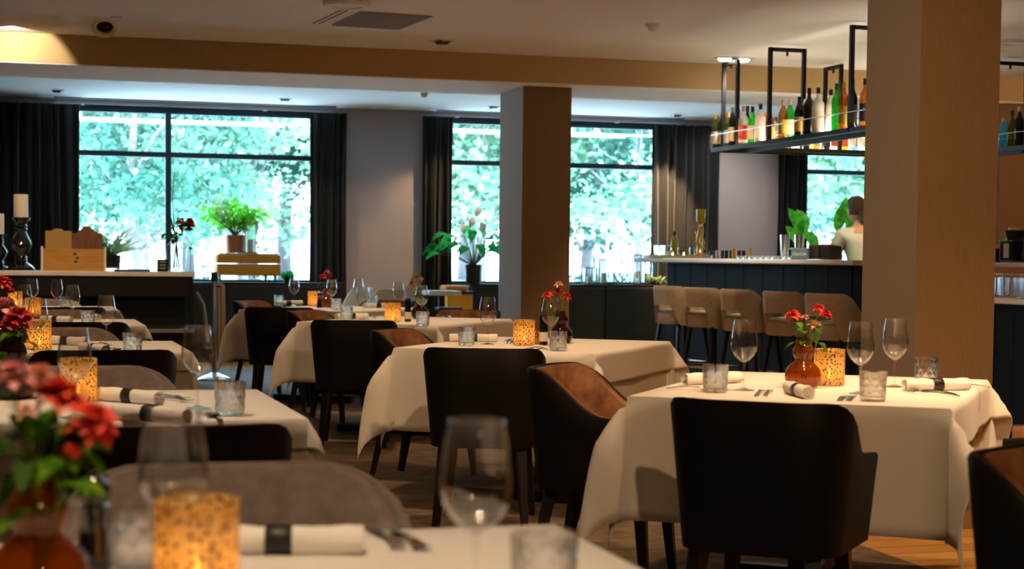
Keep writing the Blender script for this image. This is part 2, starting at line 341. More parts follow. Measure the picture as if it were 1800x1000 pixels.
def stool_kit():
    path = upath(.205, .17, -.21, .14)
    top = lambda k: .965 - .225 * smooth((k - .36) / .58)
    bot = lambda k: .80 - .175 * smooth((k - .20) / .20)
    sh = ustrip(path, top, bot, 0, -.04, .08, .7, 'backrest', 'stool_fabric', .016)
    seat = cushion(.37, .39, .63, .745, .0, 'seat', 'stool_fabric', 3)
    pad = cushion(.35, .37, .745, .768, .0, 'seat_top', 'stool_seat', 3)
    P = [('backrest', sh), ('seat', seat, [('seat_top', pad, None, 'pale cream seat top')])]
    for sx in (-1, 1):
        for sy in (-1, 1): P.append(('leg', MB().bar((sx * .14, sy * .13, .64), (sx * .205, sy * .205, 0), .03, .03, w2=.022, d2=.022).mesh('leg', 'leg_black', False)))
    c = .185; pts = [(-c, -c, .30), (c, -c, .30), (c, c, .30), (-c, c, .30)]
    ring = MB()
    for a, b in zip(pts, pts[1:] + pts[:1]): ring.tube([a, b], .009, 8)
    P.append(('footrest', ring.mesh('footrest', 'steel'))); return {'parts': P}
K_STOOL = stool_kit()
def bowl(prof_out, th, n=28):
    prof_in = [(max(r - th, 0), z) for r, z in prof_out][::-1]
    return prof_out + [(prof_out[-1][0] - th / 2, prof_out[-1][1] + th / 2)] + prof_in
def glass_kit(s=1.0):
    foot = [(0, 0), (.037, 0), (.037, .0015), (.020, .004), (.006, .009), (.0042, .02), (.0038, .07), (.0048, .092), (.008, .098), (.0, .1005)]
    bo = [(.006, .0965), (.018, .103), (.032, .117), (.041, .133), (.0455, .150), (.0450, .168), (.0425, .190), (.0385, .215), (.0350, .240)]
    inn = [(r - .0014, z + (.003 if i < 3 else 0)) for i, (r, z) in enumerate(bo)][::-1]; inn[-1] = (.0, .1015)
    b = MB().lathe([(0, .0965)] + bo + [(.0343, .2405)] + inn, 32).mesh('bowl', 'wine_glass', ang=60)
    st = MB().lathe(foot, 24).mesh('stem', 'wine_glass', ang=60)
    return {'parts': [('bowl', b), ('stem', st)]}
K_GLASS = glass_kit()
def tumbler_mesh():
    n = 72; rows = [(0, 0), (.036, 0), (.0395, .003), (.0405, .008)] + [(.041 + .0025 * (i / 22), .010 + .062 * i / 22) for i in range(1, 23)] + [(.0437, .080), (.0445, .092), (.0430, .0925), (.0418, .080), (.0405, .045), (.0385, .016), (.03, .012), (0, .0115)]
    def md(a, z, k):
        if 4 <= k <= 24:
            u = a * 8 / (2 * PI); w = z / .018
            d1 = abs(((u + w * .5) % 1) - .5) * 2; d2 = abs(((u - w * .5) % 1) - .5) * 2
            return -.0028 * (1 - min(d1, d2)) ** 3
        return 0
    return MB().lathe(rows, n, mod=md).mesh('tumbler', 'crystal', ang=12)
K_TUMBLER = {'root': tumbler_mesh()}
K_HOLDER = {'root': MB().lathe([(0, 0), (.050, 0), (.0545, .006), (.0545, .128), (.0515, .1295), (.0500, .126), (.0500, .010), (0, .009)], 40).mesh('candle_holder', 'mosaic', ang=50)}
K_TEALIGHT = {'parts': [('cup', MB().lathe([(0, 0), (.019, 0), (.020, .016), (.0185, .016), (.0182, .003), (0, .003)], 20).mesh('cup', 'steel')), ('wax', MB().lathe([(0, .0035), (.018, .0035), (.018, .013), (0, .0135)], 20).mesh('wax', 'wax')),
    ('flame', MB().lathe([(0, .0145), (.0035, .018), (.0048, .024), (.0030, .034), (0, .044)], 12).mesh('flame', 'flame'))]}
def napkin_kit():
    mb = MB(); n = 26; vs = []; L = .125; nx = 10
    def prof(j, x):
        a = 2 * PI * j / n; r = .0215 * (1 + .05 * math.sin(3 * a + 40 * x)) * (1 + .06 * math.sin(9 * x * 8)); return r * math.cos(a), max(-.019, r * math.sin(a)) + .019
    for i in range(nx + 1):
        x = -L + 2 * L * i / nx
        for j in range(n): y, z = prof(j, x); vs.append((x, y, z))
    fs = [(i * n + j, i * n + (j + 1) % n, (i + 1) * n + (j + 1) % n, (i + 1) * n + j) for i in range(nx) for j in range(n)]
    b = len(vs)
    for e, i in ((-1, 0), (1, nx)):                                      # rolled ends: a dished spiral
        for rr, dx in ((.8, -.004), (.62, -.012), (.45, -.003), (.25, -.012)):
            for j in range(n): y, z = prof(j, e * L); vs.append((e * (L + dx), y * rr, (z - .019) * rr + .019))
        vs.append((e * (L - .006), 0, .019))
    for ei, i in ((0, 0), (1, nx)):
        base = b + ei * (4 * n + 1); ring = [i * n + j for j in range(n)]
        for q in range(4):
            nxt = [base + q * n + j for j in range(n)]
            for j in range(n):
                f = (ring[j], ring[(j + 1) % n], nxt[(j + 1) % n], nxt[j]); fs.append(f if ei else f[::-1])
            ring = nxt
        for j in range(n): f = (ring[j], ring[(j + 1) % n], base + 4 * n); fs.append(f if ei else f[::-1])
    roll = mb.add(vs, fs).mesh('roll', 'napkin', ang=50)
    bd = MB(); bd.lathe([(.0232, -.020), (.0236, -.0195), (.0236, .0195), (.0232, .020), (.021, .020), (.021, -.020), (.0232, -.020)], 26, axis='x')
    bd.v = [(x, y, max(.0003, z + .0195)) for x, y, z in bd.v]
    return {'root': roll, 'parts': [('napkin_band', bd.mesh('napkin_band', 'band'), None, 'black paper band')]}
K_NAPKIN = napkin_kit()
def handle(mb, x0, x1, w0, w1, z):
    n = 8; vs = []
    for i in range(n + 1):
        t = i / n; x = x0 + (x1 - x0) * t; w = w0 + (w1 - w0) * t; zz = z + .004 * math.sin(PI * t) + (.006 * t if w1 < w0 else 0)
        vs += [(x, -w / 2, zz), (x, w / 2, zz), (x, w / 2 * .8, zz + .003), (x, -w / 2 * .8, zz + .003)]
    fs = [(i * 4 + j, i * 4 + (j + 1) % 4, (i + 1) * 4 + (j + 1) % 4, (i + 1) * 4 + j) for i in range(n) for j in range(4)] + [(3, 2, 1, 0), (n * 4, n * 4 + 1, n * 4 + 2, n * 4 + 3)]
    mb.add(vs, fs)
def fork_mesh():
    mb = MB(); handle(mb, -.10, .03, .016, .006, .0005)
    def head(u, v): x = .028 + .03 * u; w = .006 + .017 * math.sin(u * PI / 2); return (x, (v - .5) * w, .0095 - .006 * u + .0005)
    mb.grid(head, 6, 3); mb.grid(lambda u, v: tuple(Vector(head(u, 1 - v)) + Vector((0, 0, .002))), 6, 3)
    for k in range(4): y = -.0095 + .00633 * k; mb.bar((.056, y, .0052), (.098, y, .009), .0034, .0022, w2=.002, d2=.0015)
    return mb.mesh('fork', 'steel')
def knife_mesh():
    mb = MB(); handle(mb, -.11, .005, .017, .013, .0005); n = 10; vs = []
    for i in range(n + 1):
        t = i / n; x = .004 + .115 * t; yb = .009 if t < .75 else .009 - .014 * ((t - .75) / .25) ** 1.5; vs += [(x, -.008, .001), (x, yb, .001), (x, yb, .0028), (x, -.008, .003)]
    fs = [(i * 4 + j, i * 4 + (j + 1) % 4, (i + 1) * 4 + (j + 1) % 4, (i + 1) * 4 + j) for i in range(n) for j in range(4)] + [(3, 2, 1, 0), (n * 4, n * 4 + 1, n * 4 + 2, n * 4 + 3)]
    return mb.add(vs, fs).mesh('knife', 'steel')
def spoon_mesh():
    mb = MB(); handle(mb, -.10, .035, .015, .006, .0005)
    def f(u, v): a = 2 * PI * v; return (.063 + .031 * u * math.cos(a), .020 * u * math.sin(a) * (1 + .1 * math.cos(a)), .001 + .008 * u * u)
    mb.grid(f, 5, 20); mb.grid(lambda u, v: tuple(Vector(f(u, 1 - v)) + Vector((0, 0, .0016))), 5, 20); return mb.mesh('spoon', 'steel')
K_FORK = {'root': fork_mesh()}; K_KNIFE = {'root': knife_mesh()}; K_SPOON = {'root': spoon_mesh()}
def vase_mesh(mat):
    o = [(.038, 0), (.052, .006), (.0625, .028), (.0640, .045), (.0585, .066), (.044, .082), (.030, .092), (.027, .098), (.032, .106), (.0375, .120), (.0360, .134), (.028, .148), (.0235, .156), (.0245, .166)]
    return MB().lathe([(0, 0)] + o + [(r - .003, z) for r, z in o][::-1][:-1] + [(.03, .006), (0, .006)], 36).mesh('vase', mat, ang=60)
K_VASE = {'root': vase_mesh('amber')}; K_VASE_M = {'root': vase_mesh('maroon_glass')}
def bloom(mat, r=.033, ruff=.35, n=34, seed=1):
    rn = random.Random(seed); mb = MB()
    for i in range(n):
        a = i * 2.39996; t = i / n; el = PI / 2 * (1 - t) * .96 - .15 * t
        d = Vector((math.cos(a) * math.cos(el), math.sin(a) * math.cos(el), math.sin(el))); L = r * (.75 + .4 * t) * rn.uniform(.85, 1.12)
        mb.leaf((0, 0, -r * .25), d, Vector((0, 0, 1)) if el < 1 else Vector((1, 0, .2)), L, r * rn.uniform(.7, .95), droop=-.15 + .5 * t + rn.uniform(-ruff, ruff) * .5, cup=rn.uniform(-.15, .3), n=4)
    return mb.mesh('bloom', mat)
BLOOM = {k: bloom(k, r, ru, n, i) for i, (k, r, ru, n) in enumerate((('petal_red', .034, .6, 40), ('petal_deep', .032, .6, 40), ('petal_peach', .030, .1, 22), ('petal_pink', .032, .6, 40)))}
def flower(base, tip, mat, label, group=None, size=1.0, leaves=2, lmat='leaf_green', name='cut_flower', lsize=.06, seed=0):
    rn = random.Random(seed); base = Vector(base); tip = Vector(tip); d = tip - base
    root = ob(name, None, None, base); tag(root, label, 'flower', group)
    mid = d * .5 + Vector((rn.uniform(-.01, .01), rn.uniform(-.01, .01), 0)) + Vector((0, 0, d.z * .08))
    pts = [Vector((0, 0, 0)), mid, d]
    curve = [((1 - t) ** 2) * pts[0] + 2 * t * (1 - t) * mid + t * t * d for t in [i / 6 for i in range(7)]]
    ob('stem', MB().tube(curve, .0022, 6).mesh('stem', 'stem'), root)
    b = ob('bloom', BLOOM[mat], root, d); b.rotation_mode = 'QUATERNION'; dd = (curve[-1] - curve[-2]).normalized(); b.rotation_quaternion = Vector((0, 0, 1)).rotation_difference(dd); b.scale = (size,) * 3
    for k in range(leaves):
        p = curve[3 + k % 3]; a = rn.uniform(0, 2 * PI); ob('leaf', MB().leaf(p, (math.cos(a), math.sin(a), rn.uniform(-.2, .7)), (0, 0, 1), lsize * rn.uniform(.8, 1.3), lsize * .42, droop=.35).mesh('leaf', lmat), root)
    return root
def bottle_kit(body, cap, label=None, h=.30, r=.037, neck=.013, shoulder=.62, labcol=None, capmat=None):
    s = h * shoulder
    o = [(r * .9, 0), (r, .006), (r, s), (r * .92, s + .02), (neck * 1.4, s + .055), (neck, s + .075), (neck, h - .03)]
    parts = [('body', MB().lathe([(0, 0)] + o + [(0, h - .03)], 20).mesh('body', body, ang=50)), ('cap', MB().lathe([(0, h - .045), (neck + .0015, h - .045), (neck + .0015, h), (0, h)], 16).mesh('cap', cap))]
    if label: parts.append(('paper_label', MB().lathe([(r + .0006, s * .22), (r + .0010, s * .22), (r + .0010, s * .80), (r + .0006, s * .80), (r + .0006, s * .22)], 20).mesh('paper_label', label)))
    return {'parts': parts}
for nm, col in (('cap_yellow', (.75, .48, .06)), ('cap_green', (.02, .22, .06)), ('cap_black', (.012, .012, .012)), ('cap_pink', (.75, .55, .5)), ('cap_orange', (.85, .35, .04)), ('cap_foil', (.6, .5, .35)), ('lab_white', (.75, .72, .66)), ('lab_red', (.62, .10, .05)), ('lab_cream', (.7, .58, .42)), ('lab_gold', (.7, .45, .08)), ('white_bottle', (.78, .74, .68)), ('lab_dark', (.04, .03, .03)), ('lab_violet', (.10, .06, .3)), ('wine_red', (.16, .012, .03)), ('wine_plum', (.05, .012, .03))):
    pmat(nm, col, .45)
def table_kit(w, d):
    P = [('tabletop', MB().box((-w / 2, -d / 2, .706), (w / 2, d / 2, .736)).mesh('tabletop', 'walnut', False))]
    for sy in (-1, 1):
        y = sy * d * .27; P.append(('post', MB().box((-.035, y - .035, .05), (.035, y + .035, .706)).mesh('post', 'black_metal', False)))
        P.append(('foot', MB().bar((-w * .37, y, .03), (w * .37, y, .03), .06, .045).bar((-w * .37, y, .006), (-w * .37 + .03, y, .006), .04, .012).mesh('foot', 'black_metal', False)))
    P.append(('beam', MB().box((-.025, -d * .27, .09), (.025, d * .27, .14)).mesh('beam', 'black_metal', False)))
    return {'parts': P}
def cloth_mesh(name, mat, hw, hd, L, Rr, Fr, B, z, bulge=.14, wave=.014, seed=0, n=11, m=12, k=1.0):
    rn = random.Random(seed); ph = [rn.uniform(0, 6) for _ in range(8)]
    us = [-hw - L * (1 - i / n) for i in range(n)] + [-hw + 2 * hw * i / m for i in range(m + 1)] + [hw + Rr * (i + 1) / n for i in range(n)]
    vv = [-hd - Fr * (1 - i / n) for i in range(n)] + [-hd + 2 * hd * i / m for i in range(m + 1)] + [hd + B * (i + 1) / n for i in range(n)]
    def flare(d, q, p): return k * flare1(d, q, p)
    def flare1(d, q, p): return .010 * (1 - math.exp(-d / .01)) + .05 * d + wave * math.sin(q * 8 + p) * min(1, d / .25) + wave * .5 * math.sin(q * 19 + p * 2) * min(1, d / .3)
    def pos(x, y):
        ax = max(0, abs(x) - hw); ay = max(0, abs(y) - hd); sx = 1 if x > 0 else -1; sy = 1 if y > 0 else -1
        if ax < 1e-6 and ay < 1e-6: return (x, y, z)
        if ay < 1e-6: o = flare(ax, y * (1 - (abs(y) / hd) ** 6), ph[0 if sx > 0 else 1]); return (sx * (hw + o), y, z - math.sqrt(max(ax * ax - o * o, 0)))
        if ax < 1e-6: o = flare(ay, x * (1 - (abs(x) / hw) ** 6), ph[2 if sy > 0 else 3]); return (x, sy * (hd + o), z - math.sqrt(max(ay * ay - o * o, 0)))
        r = math.hypot(ax, ay); th = math.atan2(ay, ax)
        o = flare(r, 0, ph[(0 if sx > 0 else 1)]) * math.cos(th) ** 2 + flare(r, 0, ph[2 if sy > 0 else 3]) * math.sin(th) ** 2 + bulge * math.sin(2 * th) ** 1.3 * (1 - math.exp(-r / .17))
        o = min(o, r * .6); return (sx * (hw + o * math.cos(th)), sy * (hd + o * math.sin(th)), z - math.sqrt(max(r * r - o * o, 0)))
    mb = MB(); W = len(vv); mb.add([pos(x, y) for x in us for y in vv], [(i * W + j, (i + 1) * W + j, (i + 1) * W + j + 1, i * W + j + 1) for i in range(len(us) - 1) for j in range(W - 1)])
    return mb.mesh(name, mat, ang=70)
# ------------------------------------------------------------------ room shell
CEIL = 2.90; YW = 19.6; ZT = .757
def sbox(name, lo, hi, mat, label=None): return struct(ob(name, MB().box(lo, hi).mesh(name, mat, False)), label)
sbox('floor', (-7, -4, -.12), (3.42, 18.0, 0), 'carpet', 'brown mottled carpet floor')
sbox('floor_1', (3.42, -4, -.12), (13, 18.0, 0), 'wood_floor', 'orange wooden plank floor beside the carpet')
sbox('floor_2', (-7, 18.0, -.12), (13, 20.0, 0), 'wood_floor', 'wooden floor strip along the windows')
sbox('ceiling', (-7, -4, CEIL), (13, 14.2, CEIL + .25), 'ceiling_paint', 'plain plaster ceiling'); sbox('ceiling_1', (-7, 14.2, CEIL), (13, 19.9, CEIL + .25), 'ceiling_white', 'white ceiling strip along the windows')  # window strip gets a whiter colour to stand in for daylight on it
bfront = PZ(940, 145, 2.674)
BY0 = bfront.y; BY1 = BY0 + 1.12
sbox('ceiling_2', (-7, BY0 + .006, 2.666), (13, BY1, 2.6735), 'ceiling_white', 'white underside of the beam')
sbox('ceiling_beam', (-7, BY0, 2.674), (13, BY1, CEIL), 'beam_paint', 'broad tan beam crossing the ceiling')
sbox('wall_left', (-7.2, -4, 0), (-7, 19.9, CEIL), 'wall_plain'); sbox('wall_near', (-7, -4.2, 0), (13, -4, CEIL), 'wall_plain'); sbox('wall_right', (13, -4, 0), (13.2, 19.9, CEIL), 'wall_plain')
sbox('wall_bar', (8.75, 14.0, 0), (13, 14.2, 2.674), 'wall_brown', 'brown wall behind the bar end')
def wx(x): return PYP(x, 350, YW).x
W = [(wx(95), wx(585)), (wx(760), wx(1190)), (wx(1392), wx(1680))]
SILL = .86; HEAD = 2.85
mb = MB(); xs = [-7] + [q for w in W for q in w] + [13]
for i in range(0, len(xs), 2): mb.box((xs[i], YW, 0), (xs[i + 1], YW + .3, CEIL))
for a, b in W: mb.box((a, YW, 0), (b, YW + .3, SILL)); mb.box((a, YW, HEAD), (b, YW + .3, CEIL))
struct(ob('wall_far', mb.mesh('wall_far', 'wall_lilac', False)), 'lilac grey wall between the windows')
TR = 2.315
for i, (a, b) in enumerate(W):
    w = ob('window_%d' % (i + 1), None, None, (a, YW + .1, SILL)); struct(w, ['wide window behind the host counter', 'window behind the far column', 'window behind the bar'][i])
    L_ = b - a; hh = HEAD - SILL; fm = MB()
    for lo, hi in (((0, 0, 0), (L_, .08, .05)), ((0, 0, hh - .075), (L_, .08, hh)), ((0, 0, 0), (.05, .08, hh)), ((L_ - .05, 0, 0), (L_, .08, hh)), ((0, -.005, TR - SILL - .03), (L_, .085, TR - SILL + .03))): fm.box(lo, hi)
    if i == 0: mx_ = wx(297) - a; fm.box((mx_ - .032, -.012, 0), (mx_ + .032, .09, hh))
    if i == 1: mx_ = wx(940) - a; fm.box((mx_ - .032, -.012, 0), (mx_ + .032, .09, hh))
    struct(ob('window_frame', fm.mesh('window_frame', 'frame_dark', False), w)); struct(ob('window_pane', MB().box((.03, .035, .02), (L_ - .03, .041, hh - .03)).mesh('window_pane', 'window_glass', False), w))
    struct(ob('window_sill', MB().box((-.02, -.105, -.03), (L_ + .02, .02, .0)).mesh('window_sill', 'sill_white', False), w))
# curtain tracks
for i, (a, b) in enumerate(W):
    o = struct(ob('trim_%d' % (i + 1), MB().box((a, YW - .20, CEIL - .012), (b, YW - .185, CEIL - .0005)).mesh('trim', 'frame_dark', False)), 'slim dark curtain track along the ceiling over a window')
# columns
def column(name, ylo, near, left_edge, right_edge, depth, label):
    p = PYP(near, 400, ylo); x1 = PYP(right_edge, 400, ylo).x
    sbox(name, (p.x, ylo, 0), (x1, ylo + depth, CEIL if name != 'column' else 2.665), 'wallpaper', label)
CY = BY0 + .22
column('column', CY, 917, 883, 1002, .72, 'papered column under the beam, beyond the tables')
big = PD(1612, 500, 7.55)
column('column_1', big.y, 1612, 1525, 1751, .50, 'wide papered column close behind the tables')
sbox('baseboard_far', (-7, YW - .02, 0), (8.7, YW, .10), 'panel_dark')
# curtains
def curtain(xa, xb, label, ylo=YW - .115, folds=None, seed=0):
    rn = random.Random(seed); w = xb - xa; n = folds or max(5, int(w / .11)); ph = rn.uniform(0, 6)
    def f(u, v):
        z = .04 + (CEIL - .07 - .04) * v; k = u * n * 2 * PI; am = .040 + .012 * math.sin(u * 17 + ph)
        return (xa + w * u + .018 * math.sin(k * .5 + ph) + .01 * math.sin(v * 3 + u * 9), ylo + am * math.sin(k + .5 * math.sin(u * 23 + ph)) + .01 * math.sin(v * 5 + u * 30), z)
    mb = MB().grid(f, n * 12, 8); o = ob('curtain', mb.mesh('curtain', 'curtain', ang=80)); solid(o, .006)
    tag(o, label, 'curtain', 'dark curtains at the windows'); return o
def cx(x): return PYP(x, 350, YW - .115).x
curtain(cx(-60), cx(143), 'black curtain behind the candlesticks, beside the widest window', seed=1)
curtain(cx(545), cx(608), 'black curtain at the far end of the widest window, beside the lilac wall', seed=2)
curtain(cx(740), cx(798), 'black curtain between the lilac wall and the potted peace lily', seed=3)
curtain(cx(1143), cx(1262), 'broad black curtain lit by a spotlight behind the bar tray', seed=4)
curtain(cx(1368), cx(1420), 'black curtain behind the bar, beside the large-leaved plant', seed=5)
# banquettes under the windows
def banquette(xa, xb, label):
    r = ob('banquette', None, None, ((xa + xb) / 2, 19.28, 0)); tag(r, label, 'banquette', 'dark banquettes under the windows'); w = (xb - xa) / 2; n = max(2, round((xb - xa) / 1.3))
    bev(ob('base', MB().box((-w, -.16, 0), (w, .11, .12)).mesh('base', 'panel_dark', False), r), .01)
    for i in range(n):
        a = -w + 2 * w * i / n + .004; b = -w + 2 * w * (i + 1) / n - .004
        bev(ob('back_panel', MB().box((a, -.19, .12), (b, .11, .865)).mesh('back_panel', 'panel_dark', False), r), .03, 3)
    bev(ob('top_ledge', MB().box((-w, -.18, .866), (w, .12, .888)).mesh('top_ledge', 'panel_dark', False), r), .008)
bx = lambda x: PYP(x, 560, 19.1).x
banquette(-3.2, bx(607), 'long dark padded banquette below the widest window'); banquette(bx(832), 8.3, 'dark padded banquette below the window behind the far column')
# ------------------------------------------------------------------ outdoors
def lawn():
    def f(u, v): x = -22 + 62 * u; y = 19.95 + 48 * v; return (x, y, -.05 + .9 * smooth((y - 26) / 30) + .08 * math.sin(x * .7 + y * .3))
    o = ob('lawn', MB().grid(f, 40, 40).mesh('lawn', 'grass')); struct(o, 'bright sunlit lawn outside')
    return lambda x, y: f((x + 22) / 62, (y - 19.95) / 48)[2]
gz = lawn()
def crown(seed, n, leaf, lowz, hz, rad):
    rn = random.Random(seed); mb = MB(); clumps = []
    for k in range(34):
        t = rn.random(); z = lowz + (hz - lowz) * t; r = rad * (.35 + .75 * math.sin(PI * (.12 + .8 * t))) * math.sqrt(rn.random()); a = rn.uniform(0, 2 * PI); clumps.append((r * math.cos(a), r * math.sin(a), z, rn.uniform(.45, .95)))
    vs = []; fs = []
    for i in range(n):
        c = rn.choice(clumps); p = Vector((rn.gauss(0, 1), rn.gauss(0, 1), rn.gauss(0, .7))) * (c[3] * .55) + Vector(c[:3])
        d = Vector((rn.gauss(0, 1), rn.gauss(0, 1), rn.gauss(-.3, .6))).normalized(); s_ = d.orthogonal().normalized(); s_ = (s_ * math.cos(i) + d.cross(s_) * math.sin(i)); L = leaf * rn.uniform(.6, 1.4); b = len(vs); nrm = d.cross(s_)
        vs += [p, p + d * L * .5 + s_ * L * .3 + nrm * L * .06, p + d * L, p + d * L * .5 - s_ * L * .3 + nrm * L * .06]; fs.append((b, b + 1, b + 2, b + 3))
    return mb.add(vs, fs)
CR = [crown(11, 9500, .17, 2.2, 6.5, 2.1), crown(12, 9500, .15, 2.1, 6.2, 2.3), crown(13, 8500, .19, 2.4, 7.0, 1.9)]
CM = {}
def tree(x, y, k, mat, label, s=1.0, rz=0, tr=.14, group='trees outside'):
    z = gz(x, y) - .05; r = ob('tree', None, None, (x, y, z), rz, None, s); tag(r, label, 'tree', group)
    if (k, mat) not in CM: CM[(k, mat)] = CR[k].mesh('foliage', mat, False)
    ob('foliage', CM[(k, mat)], r)
    tm = MB().tube([(0, 0, 0), (.05, .02, 1.2), (-.04, .05, 2.6), (.08, -.03, 4.4)], [tr, tr * .85, tr * .7, tr * .3], 10)
    for a in range(4): c = a * 1.7 + k; tm.tube([(0, 0, 1.3 + .5 * a), (.6 * math.cos(c), .6 * math.sin(c), 2.0 + .55 * a), (1.3 * math.cos(c), 1.3 * math.sin(c), 2.5 + .6 * a)], [tr * .45, tr * .3, tr * .12], 6)
    ob('trunk', tm.mesh('trunk', 'bark'), r)
tl = ['pale teal leafy tree outside, seen through the widest window', 'bushy green tree outside, seen past the far column', 'light leafy tree outside, seen behind the bar']
def T(px, dist, k, mat, s, rz, tr, label):
    p = PYP(px, 430, dist); tree(p.x, p.y, k, mat, label, s, rz, tr)
T(232, 27.5, 0, 'tree_a', .85, .3, .16, 'leafy tree with a grey trunk outside, above the branch vase')
T(95, 31, 1, 'tree_b', 1.0, 1.3, .14, 'leafy tree outside, half hidden by the curtain behind the candlesticks')
T(335, 33, 2, 'tree_a', 1.0, 2.2, .14, 'leafy tree outside, behind the window mullion')
T(428, 29, 1, 'tree_c', .9, .8, .10, 'pale leafy tree with a thin trunk outside, above the potted plant on the bench')
T(500, 35, 0, 'tree_b', 1.1, 4.0, .15, 'darker leafy tree outside, above the bare sapling')
T(770, 33, 1, 'tree_b', 1.0, .2, .14, 'leafy tree outside, beside the far end of the lilac wall')
T(850, 28.5, 2, 'tree_c', .9, 1.9, .10, 'pale leafy tree outside, above the peace lily')
T(950, 34, 0, 'tree_a', 1.1, 3.1, .14, 'leafy tree outside, behind the far column')
T(1035, 30, 1, 'tree_b', .95, 2.6, .12, 'leafy tree outside, above the sill lanterns')
T(1120, 27.5, 0, 'tree_c', .8, 5.5, .10, 'pale leafy tree outside, beside the spotlit curtain')
T(1400, 32, 1, 'tree_a', 1.0, 4.4, .14, 'leafy tree outside, hidden by the curtain behind the bar')
T(1475, 29, 2, 'tree_c', 1.0, 3.6, .12, 'pale leafy tree outside, above the person at the bar')
def backtrees():
    for i in range(9):
        x = -3 + i * 2.9; tree(x, 42 + (i % 2) * 2, i % 3, ['tree_b', 'tree_a', 'tree_c'][i % 3], 'tall dense tree in the far row across the lawn', 1.45, i, .2, 'far row of trees')
backtrees()
def shrub(px, Y, h, mat, label, seed=3, n=420, r=.5):
    p = PYP(px, 470, Y); rn = random.Random(seed); z = gz(p.x, Y) - .02; o = ob('shrub', None, None, (p.x, Y, z)); tag(o, label, 'shrub', 'shrubs on the lawn')
    mb = MB(); st = MB()
    for k in range(6): a = k * 1.05; st.tube([(0, 0, 0), (.2 * r * math.cos(a), .2 * r * math.sin(a), h * .4), (r * .7 * math.cos(a), r * .7 * math.sin(a), h * .75)], [.03, .02, .008], 5)
    for i in range(n):
        a = rn.uniform(0, 2 * PI); t = rn.random(); q = math.sqrt(rn.random()) * r * math.sin(PI * (.2 + .7 * t)); mb.leaf((q * math.cos(a), q * math.sin(a), h * (.25 + .75 * t)), (math.cos(a), math.sin(a), rn.uniform(-.2, .9)), (0, 0, 1), .14, .06, n=2)
    ob('foliage', mb.mesh('foliage', mat, False), o); ob('trunk', st.mesh('trunk', 'bark'), o)
shrub(520, 25, .75, 'tree_b', 'small dark sapling on the lawn, beside the mustard bench', 3, 160, .55); shrub(1030, 28, .9, 'tree_b', 'dark round shrub on the lawn, above the sill lanterns', 4); shrub(1090, 30, 1.0, 'tree_b', 'dark shrub on the lawn, beside the bar counter tip', 5); shrub(362, 29, .9, 'tree_b', 'low shrub on the lawn, beside the copper pot', 6); shrub(455, 31, 1.0, 'tree_b', 'low shrub on the lawn, beyond the copper lantern', 7)
# added white strips standing in for lines of light in the upper panes
for i, (a, b) in enumerate(W):
    pa = PYP([140, 798, 1000][i], 207, 20.6); o = ob('awning', None, None, ((a + b) / 2, 20.5, 2.86)); tag(o, ['slim white awning cassette outside the widest window', 'slim white awning cassette outside the window behind the far column', 'slim white awning cassette outside the window behind the bar'][i], 'awning', 'awning cassettes')
    w = (b - a) / 2; bev(ob('cassette', MB().box((-w, -.04, -.112), (w, .04, -.092)).mesh('cassette', 'soffit', False), o), .015); ob('front_rail', MB().box((-w, -.30, -.160), (w * .7, -.26, -.145)).mesh('front_rail', 'soffit', False), o)
    for k in (-.8, .5): ob('bracket', MB().box((w * k - .02, -.88, -.02), (w * k + .02, -.05, .01)).bar((w * k, -.27, -.145), (w * k, -.05, -.01), .02).bar((w * k, 0, -.09), (w * k, -.05, -.01), .02).mesh('bracket', 'soffit', False), o)
# ------------------------------------------------------------------ dining tables
RRZ = R(-36.2)
RT = [cam2room(1.09, 5.98), cam2room(.14, 8.74), cam2room(-.72, 11.83), cam2room(-1.50, 14.27)]
LT = [Vector((.13 if y > 2.5 else .23, y, 0)) for y in (2.19, 5.13, 8.33, 11.27, 14.1)]
N_R = ['the table by the wide column', 'the table second from the wide column', 'the table third from the wide column', 'the table fourth from the wide column']
N_L = ['the blurred foremost table', 'the table just behind the foremost one', 'the second table behind the foremost one', 'the third table behind the foremost one', 'the fourth table behind the foremost one']
KT_R = table_kit(.96, 1.32); KT_L = table_kit(1.22, .98)
for i, c in enumerate(RT):
    place(KT_R, 'dining_table', 'dark pedestal table under double cloths: ' + N_R[i], 'table', c, RRZ, 'dining tables')
    u = ob('under_cloth', cloth_mesh('under_cloth', 'linen_under', .490, .670, .34, .40, .34, .34, .7405, .085, .014, 40 + i, k=.3), None, c, RRZ); solid(u, .0025); tag(u, 'lower white tablecloth of ' + N_R[i], 'tablecloth', 'lower tablecloths')
    o = ob('tablecloth', cloth_mesh('tablecloth', 'linen', .507, .687, .40, .15, .40, .30, .7545, .15, .014, 40 + i), None, c, RRZ); solid(o, .0025); tag(o, 'upper white tablecloth draped over ' + N_R[i], 'tablecloth', 'upper tablecloths')
for i, c in enumerate(LT):
    place(KT_L, 'dining_table', 'dark pedestal table under double cloths: ' + N_L[i], 'table', c, 0, 'dining tables')
    u = ob('under_cloth', cloth_mesh('under_cloth', 'linen_under', .618, .498, .32, .34, .34, .34, .7405, .07, .006, 80 + i, k=.45), None, c, 0); solid(u, .0025); tag(u, 'lower white tablecloth of ' + N_L[i], 'tablecloth', 'lower tablecloths')
    o = ob('tablecloth', cloth_mesh('tablecloth', 'linen', .627, .507, .10, .085, .085, .10, .7545, .09, .006, 80 + i), None, c, 0); solid(o, .0025); tag(o, 'upper white tablecloth with a short hem on ' + N_L[i], 'tablecloth', 'upper tablecloths')
def rloc(i, side, fwd): c = RT[i]; ca, sa = math.cos(RRZ), math.sin(RRZ); return Vector((c.x + ca * side - sa * fwd, c.y + sa * side + ca * fwd, 0))
